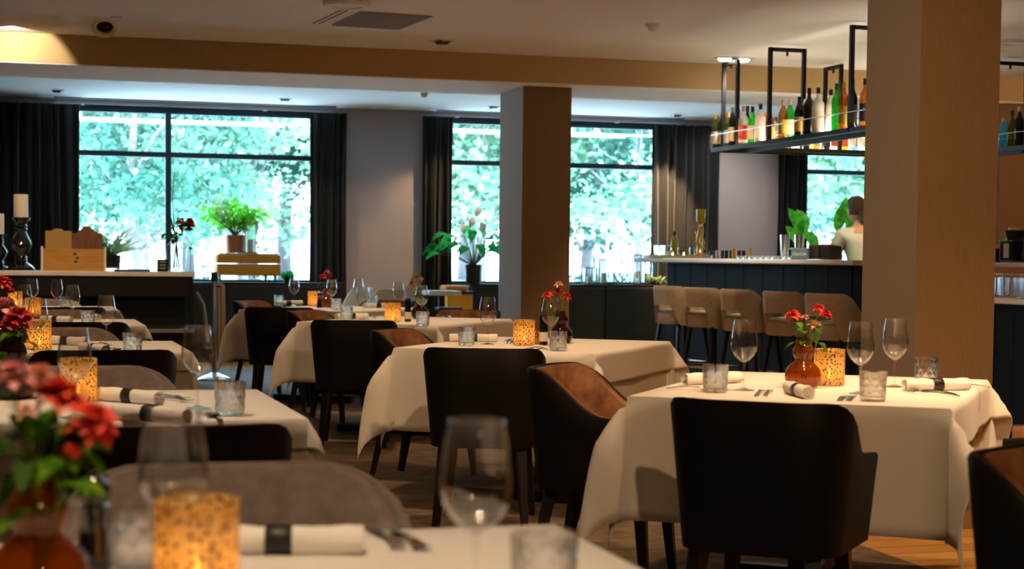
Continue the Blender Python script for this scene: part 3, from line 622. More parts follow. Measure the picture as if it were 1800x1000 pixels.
def chairR(i, where, label, dx=0, dd=0, drz=0):
    if where == 'front': p = rloc(i, dx, (-.94 if i == 0 else -.96) - dd); rz = RRZ
    if where == 'left': p = rloc(i, -.75 - dd, dx); rz = RRZ - PI / 2
    if where == 'right': p = rloc(i, .75 + dd, dx); rz = RRZ + PI / 2
    if where == 'far': p = rloc(i, dx, .92 + dd); rz = RRZ + PI
    place(K_CHAIR, 'dining_chair', label, 'chair', p, rz + drz, 'black tub chairs with tan insides')
for i, nm in enumerate(('by the wide column', 'second from the wide column', 'third from the wide column', 'fourth from the wide column')):
    chairR(i, 'front', 'black leather tub chair showing its back, before the table ' + nm, dx=(.03, .10, .07, .05)[i], dd=.04 if i else 0, drz=R((-5, 15, 22, 22)[i]))
    chairR(i, 'left', 'black tub chair showing its tan inside, at the table ' + nm, dx=.25 if i else .03, dd=-.06 if i else 0)
chairR(2, 'far', 'tub chair facing us across the table third from the wide column'); chairR(3, 'far', 'tub chair facing us across the table fourth from the wide column')
chairR(0, 'right', 'tub chair half cut off, under the cloth corner beside the wide column', .05, .06)
p = PD(2010, 700, 3.5); place(K_CHAIR, 'dining_chair', 'tub chair with tan inside, cut off by the picture edge', 'chair', (p.x, p.y, 0), RRZ - PI / 2 - .42, 'black tub chairs with tan insides')
for i in range(5):
    c = LT[i]; nm = N_L[i]
    if i > 0: place(K_CHAIR_L, 'dining_chair', 'dark tub chair showing its back, before ' + nm, 'chair', (.34, c.y - .82, 0), .03 * (i % 3 - 1), 'tub chairs with taupe insides')
    place(K_CHAIR_T, 'dining_chair', 'taupe tub chair facing us across ' + nm, 'chair', (.38 if i == 0 else .22, c.y + .80, 0), PI + .04 * (i % 3 - 1), 'tub chairs with taupe insides')
# ------------------------------------------------------------------ table settings
def it(kit, name, x, y, label, cat, group, rz=0, z=ZT, scale=None):
    p = PZ(x, y, z); return place(kit, name, label, cat, (p.x, p.y, z), rz, group, scale)
def glass(x, y, label): return it(K_GLASS, 'wine_glass', x, y, label, 'wine glass', 'wine glasses')
def glass_rim(x, y, label):
    p = PZ(x, y, ZT + .24); return place(K_GLASS, 'wine_glass', label, 'wine glass', (p.x, p.y, ZT), 0, 'wine glasses')
def tumbler(x, y, label, rz=.3): return it(K_TUMBLER, 'tumbler', x, y, label, 'tumbler', 'cut glass tumblers', rz)
LIGHTS = []
def candle(x, y, label, energy=.5):
    o = it(K_HOLDER, 'candle_holder', x, y, label, 'candle holder', 'gold candle holders', random.uniform(0, 6)); p = o.location
    place(K_TEALIGHT, 'tea_light', 'lit tea light inside the ' + label, 'candle', (p.x, p.y, p.z + .0105), 0, 'tea lights'); LIGHTS.append((Vector((p.x, p.y, p.z + .062)), energy)); return o
def span(kit, name, x0, y0, x1, y1, label, cat, group, z=ZT):
    a = PZ(x0, y0, z); b = PZ(x1, y1, z); c = (a + b) / 2; return place(kit, name, label, cat, (c.x, c.y, z), math.atan2(b.y - a.y, b.x - a.x), group)
def napkin(x0, y0, x1, y1, label): return span(K_NAPKIN, 'napkin_roll', x0, y0, x1, y1, label, 'napkin', 'rolled napkins')
def fork(x0, y0, x1, y1, label): return span(K_FORK, 'fork', x0, y0, x1, y1, label, 'fork', 'cutlery')
def knife(x0, y0, x1, y1, label): return span(K_KNIFE, 'table_knife', x0, y0, x1, y1, label, 'knife', 'cutlery')
def spoon(x0, y0, x1, y1, label): return span(K_SPOON, 'spoon', x0, y0, x1, y1, label, 'spoon', 'cutlery')
def vase(x, y, label, kit=K_VASE): return it(kit, 'vase', x, y, label, 'vase', 'gourd vases')
def mill_kit(body='gloss_black'):
    return {'parts': [('body', MB().lathe([(0, 0), (.026, 0), (.027, .01), (.021, .05), (.019, .075), (.024, .095), (0, .097)], 20).mesh('body', body)), ('head', MB().lathe([(0, .097), (.020, .098), (.024, .108), (.022, .125), (.010, .134), (.006, .142), (0, .144)], 20).mesh('head', body))]}
K_MILL = mill_kit(); K_OIL = bottle_kit('bottle_black', 'cap_black', 'lab_white', .135, .022, .016, .60)
K_JAR = {'parts': [('body', MB().lathe([(0, 0), (.017, 0), (.018, .004), (.017, .05), (.012, .058), (0, .058)], 16).mesh('body', 'orange_glass')), ('lid', MB().lathe([(0, .058), (.0145, .058), (.0145, .072), (0, .073)], 16).mesh('lid', 'brass'))]}
c1 = 'the table by the wide column'
glass(1307, 686, 'wine glass standing between tumbler and vase on the table by the wide column'); glass(1511, 692, 'wine glass behind the tumbler next to the gold candle, by the wide column'); glass(1572, 680, 'tallest-looking wine glass, set against the wide column')
tumbler(1257, 689, 'cut glass tumbler before the rolled napkin, beyond the black chair back'); tumbler(1534, 704, 'frosty tumbler standing next to the gold candle holder by the wide column', .9); tumbler(1627, 672, 'tumbler behind the banded napkin roll, against the wide column', 1.4)
vase(1411, 681, 'amber gourd vase with roses on the table by the wide column'); candle(1457, 677, 'gold flecked candle holder beside the amber vase')
napkin(1189, 677, 1312, 672, 'plain napkin roll behind the tumbler, by a long knife'); napkin(1378, 688, 1430, 704, 'napkin roll pointing at the black chair back, below the amber vase'); napkin(1580, 687, 1710, 685, 'napkin roll with wide black band, before the wide column')
knife(1167, 683, 1290, 686, 'long knife beside the plain napkin roll'); fork(1326, 659, 1262, 684, 'fork behind the plain napkin roll'); fork(1318, 704, 1350, 682, 'outer fork above the big black chair back'); fork(1336, 704, 1362, 682, 'inner fork above the big black chair back')
knife(1464, 712, 1498, 690, 'knife beside the frosty tumbler, nearer the vase'); knife(1482, 712, 1510, 690, 'knife touching the foot of the frosty tumbler')
fork(1698, 697, 1574, 690, 'fork nearest the cloth edge, under the banded napkin roll'); fork(1688, 694, 1585, 686, 'fork tucked against the banded napkin roll'); knife(1727, 681, 1640, 677, 'knife handle poking out past the banded napkin roll')
def vflower(vx, vy, tips, tname, z=ZT):
    b = PZ(vx, vy, z); base = (b.x, b.y, z + .03)
    for k, (x, y, mat, label, sz, lv) in enumerate(tips):
        d = (Vector((b.x, b.y, 0)) - Vector((0, 0, 0))).dot(_f0) + [-.02, .02, .03, -.03, 0][k % 5]
        flower((base[0] + .008 * math.cos(k * 2), base[1] + .008 * math.sin(k * 2), base[2]), PD(x, y, d), mat, label, 'flowers in ' + tname, sz, lv, seed=k + int(vx))
vflower(1411, 681, [(1394, 552, 'petal_red', 'orange-red bloom in the amber vase, leaning to the stools', .85, 3), (1433, 572, 'petal_peach', 'peach rosebud in the amber vase beside the wide column', .95, 3), (1440, 541, 'petal_red', 'highest orange-red bloom in the amber vase by the wide column', .7, 2), (1452, 551, 'petal_deep', 'deep red bloom in the amber vase, towards the wide column', .7, 2), (1415, 556, 'petal_pink', 'small pink bud at the middle of the amber vase', .4, 4)], 'the amber vase')
# second table
glass(857, 605, 'lone wine glass at the middle of the photo, before a dark panel'); glass(967, 607, 'wine glass in front of red carnations, beside the gold candle')
tumbler(820, 607, 'tumbler above the second black chair back'); tumbler(981, 616, 'tumbler beside the dark bottle and red carnations', .8)
candle(921, 607, 'gold mosaic candle holder beside a dark labelled bottle'); it(K_JAR, 'salt_jar', 942, 605, 'small amber jar between candle and labelled bottle, second table', 'jar', 'small amber jars'); it(K_OIL, 'pepper_bottle', 955, 606, 'small dark bottle with white label beside red carnations', 'bottle', 'dark seasoning bottles')
vase(985, 603, 'dark maroon gourd vase holding red carnations', K_VASE_M)
vflower(985, 603, [(962, 517, 'petal_red', 'red carnation over the wine glass in the maroon vase', .95, 2), (981, 511, 'petal_deep', 'red carnation in the middle of the maroon vase', 1.0, 2), (996, 520, 'petal_red', 'red carnation nearest the dark panel in the maroon vase', .9, 2), (982, 499, 'petal_peach', 'pale peach carnation topping the maroon vase', .8, 1)], 'the maroon vase')
napkin(789, 600, 876, 601, 'napkin roll behind tumbler and lone wine glass, second table'); fork(912, 597, 882, 602, 'fork beside the napkin roll on the second table'); spoon(886, 606, 908, 600, 'spoon beside the gold mosaic candle holder'); fork(962, 611, 918, 616, 'fork before the dark labelled bottle'); knife(966, 614, 925, 619, 'knife before the dark labelled bottle')
# third table
glass(638, 562, 'wine glass beside a tumbler above the third black chair back'); glass(741, 562, 'wine glass behind the tumbler, in front of a dark leafy bouquet'); glass(700, 549, 'wine glass just behind the mosaic candle on the third table')
tumbler(609, 563, 'tumbler above the third black chair back'); tumbler(743, 573, 'tumbler in front of the leafy bouquet, third table', .7)
candle(690, 566, 'mosaic candle holder glowing on the third table'); it(K_OIL, 'pepper_bottle', 717, 565, 'slim dark bottle with label beside the mosaic candle, third table', 'bottle', 'dark seasoning bottles')
vase(738, 560, 'dark gourd vase with a leafy bouquet on the third table', K_VASE_M)
vflower(738, 560, [(724, 497, 'petal_deep', 'dark red bloom in the leafy bouquet', .8, 4), (741, 489, 'petal_pink', 'salmon bloom on top of the leafy bouquet', .55, 4), (733, 486, 'petal_deep', 'small dark bud amid the leafy bouquet', .5, 4)], 'the leafy bouquet')
napkin(584, 561, 652, 560, 'napkin roll behind the tumbler on the third table'); fork(722, 573, 758, 570, 'fork before the tumbler on the third table'); spoon(785, 561, 772, 556, 'spoon lying towards the facing tub chair, third table'); knife(796, 559, 780, 555, 'knife lying towards the facing tub chair, third table'); fork(667, 557, 652, 562, 'fork beside the mosaic candle, third table')
# fourth table
glass(517, 537, 'wine glass before the banquette, next to a plain tumbler'); glass(583, 541, 'wine glass before the red carnations on the farthest table'); glass(630, 538, 'wine glass at the far side of the farthest table, before the lilac wall')
tumbler(490, 537, 'tumbler above the farthest black chair back'); tumbler(591, 545, 'tumbler before the red carnations on the farthest table'); tumbler(655, 538, 'tumbler beside a banded napkin, before the lilac wall')
candle(552, 538, 'slim-looking candle holder beside a black pepper mill'); it(K_MILL, 'pepper_mill', 562, 541, 'black pepper mill beside the vase on the farthest table', 'pepper mill', 'black pepper mills')
vase(574, 540, 'amber gourd vase with red carnations on the farthest table')
vflower(574, 540, [(568, 485, 'petal_red', 'red carnation facing the banquette on the farthest table', 1.0, 2), (580, 483, 'petal_deep', 'red carnation leaning to the lilac wall on the farthest table', .9, 2), (575, 476, 'petal_pink', 'pink carnation on top of the farthest vase', .8, 2)], 'the farthest vase')
napkin(478, 536, 536, 536, 'napkin roll behind the tumbler on the farthest table'); napkin(640, 541, 690, 541, 'banded napkin roll before the tumbler near the lilac wall'); fork(556, 547, 580, 549, 'fork before the vase on the farthest table'); spoon(536, 541, 550, 545, 'spoon beside the slim-looking candle holder')
# ---- row with taupe chairs
t0 = 'on the blurred foremost table'
def atd(x, y, z): p = PZ(x, y, z); return p
p = PZ(838, 737, ZT + .24); place(K_GLASS, 'wine_glass', 'large blurred wine glass standing alone ' + t0, 'wine glass', (p.x, p.y, ZT), 0, 'wine glasses')
p = PZ(305, 722, ZT + .24); place(K_GLASS, 'wine_glass', 'faint blurred wine glass behind the candle holder ' + t0, 'wine glass', (p.x, p.y, ZT), 0, 'wine glasses')
p = PZ(240, 893, ZT + .09); place(K_TUMBLER, 'tumbler', 'blurred tumbler between amber vase and gold candle holder', 'tumbler', (p.x, p.y, ZT), .2, 'cut glass tumblers')
p = PZ(957, 940, ZT + .09); place(K_TUMBLER, 'tumbler', 'blurred tumbler beside the large lone wine glass', 'tumbler', (p.x, p.y, ZT), .8, 'cut glass tumblers')
def holder_top(x, y, label, e=.5):
    p = PZ(x, y, ZT + .129); q = (p.x, p.y, ZT); place(K_HOLDER, 'candle_holder', label, 'candle holder', q, 1, 'gold candle holders'); place(K_TEALIGHT, 'tea_light', 'lit tea light inside the ' + label, 'candle', (p.x, p.y, ZT + .0105), 0, 'tea lights'); LIGHTS.append((Vector((p.x, p.y, ZT + .062)), e))
holder_top(345, 877, 'big blurred gold candle holder ' + t0)
vp = PD(68, 900, 2.10); v = place(K_VASE, 'vase', 'blurred amber gourd vase ' + t0, 'vase', (vp.x, vp.y, ZT), 0, 'gourd vases')
place(K_MILL, 'pepper_mill', 'blurred black pepper mill behind the amber vase ' + t0, 'pepper mill', (PD(165, 900, 2.34).x, PD(165, 900, 2.34).y, ZT), 0, 'black pepper mills')
napkin(415, 972, 566, 972, 'blurred napkin roll beside the gold candle holder ' + t0); fork(652, 932, 712, 972, 'blurred fork nearer the napkin roll ' + t0); fork(688, 934, 752, 974, 'blurred fork nearer the lone wine glass ' + t0)
def hand_flowers(b, dist, tips, g):
    for k, (x, y, dd, mat, label, sz, lv, lm) in enumerate(tips): flower((b.x + .008 * math.cos(k * 2), b.y + .008 * math.sin(k * 2), b.z + .03), PD(x, y, dist + dd), mat, label, g, sz, lv, lm, lsize=.075, seed=k + 5)
hand_flowers(Vector((vp.x, vp.y, ZT)), 2.1, [(105, 690, .02, 'petal_red', 'blurred orange-red bloom at the heart of the foremost bouquet', 1.1, 2, 'leaf_green'), (165, 735, -.02, 'petal_red', 'blurred red bloom drooping nearest the faint glass', 1.05, 3, 'leaf_green'), (70, 655, .04, 'petal_peach', 'blurred peach bloom atop the foremost bouquet', .7, 2, 'leaf_dark'), (22, 655, .0, 'petal_pink', 'blurred pale pink bloom at the edge of the foremost bouquet', .8, 3, 'leaf_dark'), (45, 720, -.05, 'petal_peach', 'blurred bud low in the foremost bouquet, amid dark leaves', .45, 5, 'leaf_dark'), (130, 790, -.04, 'petal_red', 'small blurred bud over the vase neck of the foremost bouquet', .35, 5, 'leaf_green')], 'flowers in the foremost bouquet')
# leafy sprig drooping from the foremost bouquet
sp = ob('leafy_sprig', None, None, (vp.x, vp.y, ZT + .15)); tag(sp, 'blurred bright green sprig drooping beside the foremost vase', 'foliage')
b0 = Vector((vp.x, vp.y, ZT + .15))
for k, (x, y) in enumerate(((185, 825), (112, 862), (150, 770), (60, 780), (20, 750), (90, 760))):
    e = PD(x, y, 2.08) - b0; ob('stalk', MB().tube([(0, 0, 0), e * .5 + Vector((0, 0, .04)), e * .8], .002, 5).mesh('stalk', 'stem'), sp); ob('leaf', MB().leaf(e * .45 + Vector((0, 0, .03)), e * .55, (0, 0, 1), e.length * .62, .036, .2).mesh('leaf', 'leaf_green'), sp)
t1 = 'on the table just behind the foremost one'
candle(138, 705, 'gold candle holder glowing through the foremost bouquet', .5); glass_rim(131, 577, 'wine glass above the candle that glows through the foremost bouquet'); glass(347, 718, 'wine glass before the chrome barrier post'); tumbler(404, 729, 'tumbler beside the wine glass that overlaps the chrome barrier post')
napkin(176, 703, 283, 712, 'napkin roll with a black band before the taupe chair back'); napkin(213, 737, 318, 745, 'nearer napkin roll with a black band, partly behind the faint glass'); fork(268, 696, 332, 704, 'fork tips beside the banded napkin roll, towards the barrier post'); fork(276, 700, 338, 708, 'second fork beside the banded napkin roll, towards the barrier post'); spoon(340, 722, 388, 738, 'spoon before the wine glass at the barrier post'); knife(352, 720, 398, 742, 'knife before the tumbler at the barrier post')
p = PD(22, 640, 5.15); v1 = place(K_VASE_M, 'vase', 'dark gourd vase with red blooms behind the foremost bouquet', 'vase', (p.x, p.y, ZT), 0, 'gourd vases', 1.15)
hand_flowers(Vector((p.x, p.y, ZT)), 5.15, [(8, 535, .02, 'petal_pink', 'coral bloom at the picture edge, above the dark gourd vase', 1.3, 2, 'leaf_green'), (32, 552, -.02, 'petal_deep', 'large red bloom leaning to the second candle', 1.4, 3, 'leaf_green'), (20, 566, -.03, 'petal_deep', 'red bloom low over the dark gourd vase', 1.2, 3, 'leaf_green'), (46, 572, 0, 'petal_red', 'small bud amid leaves over the dark gourd vase', .4, 5, 'leaf_green')], 'flowers in the dark gourd vase')
candle(69, 614, 'spotted gold candle holder, second behind the foremost bouquet', .5); glass_rim(66, 525, 'wine glass above the spotted gold candle holder'); glass(187, 607, 'wine glass beside the tumbler, before the dark host counter'); tumbler(233, 621, 'tumbler standing apart before the dark host counter')
napkin(90, 605, 142, 607, 'napkin roll beside the spotted gold candle holder'); napkin(148, 618, 182, 622, 'napkin roll beside the wine glass before the host counter'); fork(80, 616, 100, 622, 'fork below the spotted gold candle holder'); fork(171, 603, 193, 609, 'fork tips beyond the wine glass before the host counter'); spoon(192, 612, 212, 618, 'spoon before the tumbler at the host counter')
p = PD(0, 560, 8.2); place(K_VASE_M, 'vase', 'vase of red blooms cut by the picture edge, farther back', 'vase', (p.x, p.y, ZT), 0, 'gourd vases'); hand_flowers(Vector((p.x, p.y, ZT)), 8.2, [(4, 494, 0, 'petal_red', 'bright red bloom at the picture edge below the candlesticks', 1.5, 2, 'leaf_green'), (15, 508, 0, 'petal_deep', 'red bloom at the picture edge, lower and farther in', 1.0, 2, 'leaf_green')], 'flowers cut by the picture edge')
candle(58, 556, 'small gold candle holder, third behind the foremost bouquet', .5); glass_rim(43, 500, 'wine glass before the small gold candle holder, third table back'); glass(128, 569, 'wine glass in the middle of the third table back'); tumbler(155, 572, 'tumbler on the third table back'); napkin(86, 566, 112, 567, 'crumpled napkin on the third table back'); napkin(160, 560, 178, 566, 'napkin beside the tumbler on the third table back')
glass_rim(57, 490, 'far wine glass before the counter, nearer the candlesticks'); glass_rim(100, 491, 'far wine glass before the counter, below the pine crate'); candle(27, 540, 'farthest gold candle holder at the picture edge', .5); tumbler(115, 541, 'farthest tumbler before the dark counter')
# ------------------------------------------------------------------ bar
XB = 6.10
bar = ob('bar_counter', None, None, (XB, 12.8, 0)); tag(bar, 'long bar of dark teal planks under a pale stone top', 'bar counter')
pm = MB(); y = 15.62; k = 0
while y > 11.3:
    pm.box((0 + (.004 if k % 2 else 0), y - 12.8 - .198, .10), (.03, y - 12.8, 1.16)); y -= .203; k += 1
ob('plank_front', pm.mesh('plank_front', 'plank_teal', False), bar)
em = MB()
for k in range(2): em.box((.03 + .2 * k, 2.79, .10), (.226 + .2 * k, 2.82, 1.16))
ob('end_panel', em.mesh('end_panel', 'plank_teal', False), bar)
ob('carcass', MB().box((.031, -1.48, .0), (.46, 2.789, 1.1655)).mesh('carcass', 'panel_dark', False), bar)
ob('kick_plate', MB().box((-.0, -1.48, .0), (.03, 2.82, .098)).mesh('kick_plate', 'black_metal', False), bar)
bev(ob('countertop', MB().box((-.26, -1.55, 1.166), (.50, 3.06, 1.206)).mesh('countertop', 'marble', False), bar), .012, 3)
ZB = 1.207
sc_ = ob('service_counter', None, None, (XB + .02, 8.95, 0)); tag(sc_, 'lower stone topped service counter beyond the wide column', 'counter')
pm = MB()
for k in range(20): pm.box((0, -2.15 + .2145 * k, .05), (.03, -2.15 + .2145 * k + .209, .93))
ob('plank_front', pm.mesh('plank_front', 'plank_teal', False), sc_); ob('carcass', MB().box((.031, -2.15, 0), (.9, 2.13, .93)).mesh('carcass', 'panel_dark', False), sc_)
bev(ob('countertop', MB().box((-.05, -2.17, .931), (.95, 2.16, .968)).mesh('countertop', 'marble', False), sc_), .01, 3)
bev(ob('raised_shelf', MB().box((.42, -2.15, 1.165), (.92, 2.15, 1.20)).mesh('raised_shelf', 'marble', False), sc_), .008)
for yy in (-2.0, 0, 2.0): ob('shelf_post', MB().box((.60, yy - .02, .968), (.64, yy + .02, 1.165)).mesh('shelf_post', 'steel', False), sc_)
# bar stools
st_lab = ['bar stool at the far end of the row, beside the dark banquette', 'second bar stool from the dark banquette', 'middle one of the five bar stools', 'bar stool behind the orange-red rose blooms, fourth from the banquette', 'bar stool partly hidden by the gold candle holder, beside the wide column']
for i, (px, dist) in enumerate(((1198, 15.0), (1254, 14.35), (1321, 13.65), (1399, 12.95), (1476, 12.3))):
    p = PD(px, 560, dist); place(K_STOOL, 'bar_stool', st_lab[i], 'bar stool', (p.x, p.y, 0), R(-76 + 4 * math.sin(i * 2)), 'beige bar stools')
# hanging bottle rack
SX0, SX1, FY0, FY1, BX0, BX1, SZ = 5.68, 6.00, 13.25, 13.58, 7.78, 8.12, 2.145
rk = ob('hanging_rack', None, None, (SX0, FY0, SZ)); tag(rk, 'black metal bottle rack hanging over the bar', 'rack')
def rel(p): return (p[0] - SX0, p[1] - FY0, p[2] - SZ)
def shelf(x0, x1, y0, y1):
    fm = MB(); t = .03
    for lo, hi in (((x0, y0), (x1, y0 + t)), ((x0, y1 - t), (x1, y1)), ((x0, y0 + t), (x0 + t, y1 - t)), ((x1 - t, y0 + t), (x1, y1 - t))): fm.box(rel((lo[0], lo[1], SZ - .035)), rel((hi[0], hi[1], SZ)))
    ob('shelf_frame', fm.mesh('shelf_frame', 'black_metal', False), rk)
    ob('shelf_glass', MB().box(rel((x0 + t, y0 + t, SZ - .012)), rel((x1 - t, y1 - t, SZ - .002))).mesh('shelf_glass', 'shelf_glass', False), rk)
    rm = MB(); z = SZ + .11; pts = [(x0, y0), (x1, y0), (x1, y1), (x0, y1)]
    for a, b in zip(pts, pts[1:] + pts[:1]): rm.tube([rel((*a, z)), rel((*b, z))], .004, 6)
    for a in pts: rm.tube([rel((*a, SZ)), rel((*a, z))], .005, 6)
    L_ = max(x1 - x0, y1 - y0); n = int(L_ / .8)
    for q in range(1, n):
        for s_ in (0, 1):
            a = (x0 + (x1 - x0) * q / n, (y0, y1)[s_]) if x1 - x0 > y1 - y0 else ((x0, x1)[s_], y0 + (y1 - y0) * q / n); rm.tube([rel((*a, SZ)), rel((*a, z))], .004, 6)
    ob('guard_rail', rm.mesh('guard_rail', 'steel'), rk)
shelf(SX0, SX1, 10.0, FY1); shelf(SX1 + .001, BX0 - .001, FY0, FY1); shelf(BX0, BX1, 10.2, FY1)
def hanger(a, b):
    t = .03; d = Vector(b) - Vector(a); hm = MB()
    for p in (a, b): hm.box(rel((p[0] - t / 2, p[1] - t / 2, SZ - .03)), rel((p[0] + t / 2, p[1] + t / 2, CEIL - .03)))
    hm.bar(rel((*a, CEIL - .046)), rel((*b, CEIL - .046)), .03, .03); mid = ((a[0] + b[0]) / 2, (a[1] + b[1]) / 2, CEIL - .075); hm.lathe([(0, -.02), (.01, -.015), (.01, .02), (0, .02)], 10, rel(mid)); ob('hanger_frame', hm.mesh('hanger_frame', 'black_metal', False), rk)
yf = lambda px: PXP(px, 90, SX0 + .16).y
hanger((PYP(1283, 200, FY0 + .17).x, FY1 - .02), (PYP(1283, 200, FY0 + .17).x, FY0 + .02))
for px in (1384, 1530): hanger((SX0 + .015, yf(px)), (SX1 - .015, yf(px)))
hx = PYP(1463, 200, FY0 + .17).x; hanger((hx, FY1 - .02), (hx, FY0 + .02))
hanger((BX0 + .015, PXP(1776, 110, BX0 + .17).y), (BX1 - .015, PXP(1776, 110, BX0 + .17).y)); hanger((BX0 + .015, 10.6), (BX1 - .015, 10.6)); hanger((SX0 + .015, 10.2), (SX1 - .015, 10.2))
BK = {}
def bottle(spec, p, label, group):
    if spec not in BK: BK[spec] = bottle_kit(*spec)
    place(BK[spec], 'spirit_bottle', label, 'bottle', p, random.uniform(0, 6), group)
def on_front(px, off=.16): q = PXP(px, 250, SX0 + off); return (q.x, q.y, SZ)
front = [(1258, .07, ('olive_glass', 'cap_yellow', 'lab_cream', .295, .036), 'pale bottle with yellow cap at the outer end of the rack'), (1268, .11, ('olive_glass', 'cap_yellow', 'lab_cream', .30, .036), 'green-tinged bottle with yellow cap, second from the rack end'), (1279, .11, ('olive_glass', 'cap_yellow', 'lab_white', .30, .034), 'bottle with yellow cap beside the one with a pink stopper'), (1287, .09, ('bottle_black', 'cap_pink', 'lab_cream', .33, .034), 'dark bottle with a pink stopper near the rack end'),
 (1297, .17, ('bottle_black', 'cap_green', 'lab_cream', .32, .036), 'dark bottle with a green neck and cream label'), (1306, .08, ('clear_bottle', 'cap_pink', 'lab_red', .32, .040), 'clear bottle with a big red label'), (1313, .22, ('bottle_black', 'cap_black', 'lab_red', .345, .034), 'tall black bottle behind the red label'), (1322, .12, ('green_glass', 'cap_black', 'lab_cream', .31, .036), 'bright green bottle before a hanger post'), (1336, .13, ('white_bottle', 'cap_black', 'lab_white', .32, .044), 'broad milky bottle with a black cap'), (1346, .22, ('orange_glass', 'cap_orange', 'lab_white', .27, .036), 'squat orange bottle with orange cap'), (1353, .08, ('whisky_glass', 'cap_black', 'lab_gold', .23, .036), 'low dark bottle with a gold band'),
 (1376, .10, ('whisky_glass', 'cap_foil', 'lab_gold', .31, .036), 'amber bottle with a foil cap inside the hanger frame'), (1388, .17, ('green_glass', 'cap_foil', 'lab_cream', .32, .040), 'leaf green bottle with a foil cap inside the hanger frame'), (1404, .10, ('bottle_black', 'cap_black', 'lab_gold', .31, .036), 'dark bottle touching the hanger post'), (1414, .23, ('olive_glass', 'cap_pink', 'lab_dark', .31, .036), 'olive bottle half hidden behind black ones'), (1421, .10, ('bottle_black', 'cap_black', None, .36, .042), 'big plain black bottle'), (1437, .10, ('white_bottle', 'cap_black', 'lab_cream', .35, .046), 'white bottle with a printed label and black cap'), (1448, .20, ('bottle_black', 'cap_black', 'lab_violet', .34, .034), 'dark bottle with a violet label'), (1459, .20, ('white_bottle', 'cap_black', 'lab_white', .34, .036), 'white bottle behind the bright green one'),
 (1469, .09, ('green_glass', 'cap_green', None, .35, .036), 'vivid green bottle with green cap'), (1482, .10, ('whisky_glass', 'cap_yellow', 'lab_gold', .355, .038), 'tall amber bottle with a yellow cap'), (1491, .21, ('orange_glass', 'cap_pink', 'lab_gold', .32, .036), 'orange bottle between amber and black ones'), (1497, .10, ('bottle_black', 'cap_black', 'lab_dark', .355, .036), 'black bottle with gold ring beside the thick hanger post'), (1519, .12, ('whisky_glass', 'cap_black', 'lab_dark', .35, .038), 'amber bottle with black cap beside the wide column')]
for px, off, spec, label in front: bottle(spec, on_front(px, off), label + ', on the front shelf', 'bottles on the hanging rack')
fl = [('clear_bottle', 'cap_black', 'lab_cream'), ('whisky_glass', 'cap_black', 'lab_dark'), ('clear_bottle', 'cap_foil', 'lab_white'), ('bottle_black', 'cap_black', 'lab_gold'), ('whisky_glass', 'cap_foil', 'lab_cream'), ('bottle_black', 'cap_pink', 'lab_dark'), ('clear_bottle', 'cap_black', 'lab_red'), ('orange_glass', 'cap_black', 'lab_red'), ('cyan_glass', 'cap_foil', 'lab_white'), ('clear_bottle', 'cap_pink', 'lab_white')]
fd = ['clear bottle with a cream label', 'amber bottle with a dark label', 'clear bottle with a white label', 'black bottle with a gold label', 'amber bottle with a cream label', 'black bottle with a dark label', 'clear bottle with a red label', 'orange bottle with a red label', 'pale cyan bottle', 'clear bottle with a pink cap']
for k, px in enumerate((1362, 1380, 1398, 1416, 1434, 1452, 1468, 1484, 1501, 1517)):
    q = PYP(px, 255, FY0 + .17); bottle((*fl[k], .27, .036), (q.x, q.y, SZ), fd[k] + ' seen below the front shelf, on the rear shelf', 'bottles on the hanging rack')
for px, spec, label in ((1764, ('cyan_glass', 'cap_foil', None, .26, .045), 'bright cyan bottle beside the wide column'), (1778, ('olive_glass', 'cap_black', None, .31, .037), 'dark green bottle within the hanger frame past the wide column'), (1791, ('bottle_black', 'cap_pink', None, .34, .037), 'black bottle with pale stopper past the wide column')):
    q = PXP(px, 250, BX0 + .14); bottle(spec, (q.x, q.y, SZ), label, 'bottles on the hanging rack')
# things standing on the bar
def onbar(px, X): q = PXP(px, 452, X); return Vector((q.x, q.y, ZB))
tray_a, tray_b = onbar(1140, 6.05), onbar(1237, 6.05); ty = (tray_a.y + tray_b.y) / 2
tr_ = ob('tray', MB().lathe([(0, 0), (.0, .004), (.98, .004), (1, .030), (1.02, .030), (1.0, 0), (0, 0)], 40).mesh('tray', 'brass'), None, (6.06, ty, ZB), 0, None, (.22, abs(tray_a.y - tray_b.y) / 2, 1)); tag(tr_, 'oval golden tray at the far tip of the bar', 'tray')
def ontray(px, X): v = onbar(px, X); v.z = ZB + .005; return v
K_VOT = {'root': MB().lathe([(0, 0), (.05, 0), (.058, .12), (.055, .12), (.048, .006), (0, .006)], 32, mod=lambda a, z, k: .002 * math.sin(a * 14 + z * 120)).mesh('votive_glass', 'crystal', ang=15)}
place(K_VOT, 'votive_glass', 'silvery votive glass on the golden tray, nearest its far end', 'candle holder', ontray(1159, 6.05), 0, 'glasses on the tray'); place(K_TEALIGHT, 'tea_light', 'tea light glowing in the silvery votive glass on the tray', 'candle', ontray(1159, 6.05) + Vector((0, 0, .007)), 0, 'tea lights')
place({'root': MB().lathe([(0, 0), (.04, 0), (.062, .05), (.060, .095), (.057, .095), (.058, .05), (.037, .006), (0, .006)], 28).mesh('votive_glass', 'clear_glass')}, 'votive_glass', 'rounded clear glass bowl on the golden tray', 'bowl', ontray(1202, 6.05), 0, 'glasses on the tray'); place(K_TEALIGHT, 'tea_light', 'tea light in the rounded glass bowl on the tray', 'candle', ontray(1202, 6.05) + Vector((0, 0, .007)), 0, 'tea lights')
place({'root': MB().lathe([(0, 0), (.02, 0), (.028, .09), (.025, .09), (.018, .005), (0, .005)], 20).mesh('shot_glass', 'clear_glass')}, 'shot_glass', 'narrow small glass beside the golden figurine', 'glass', ontray(1216, 6.12), 0)
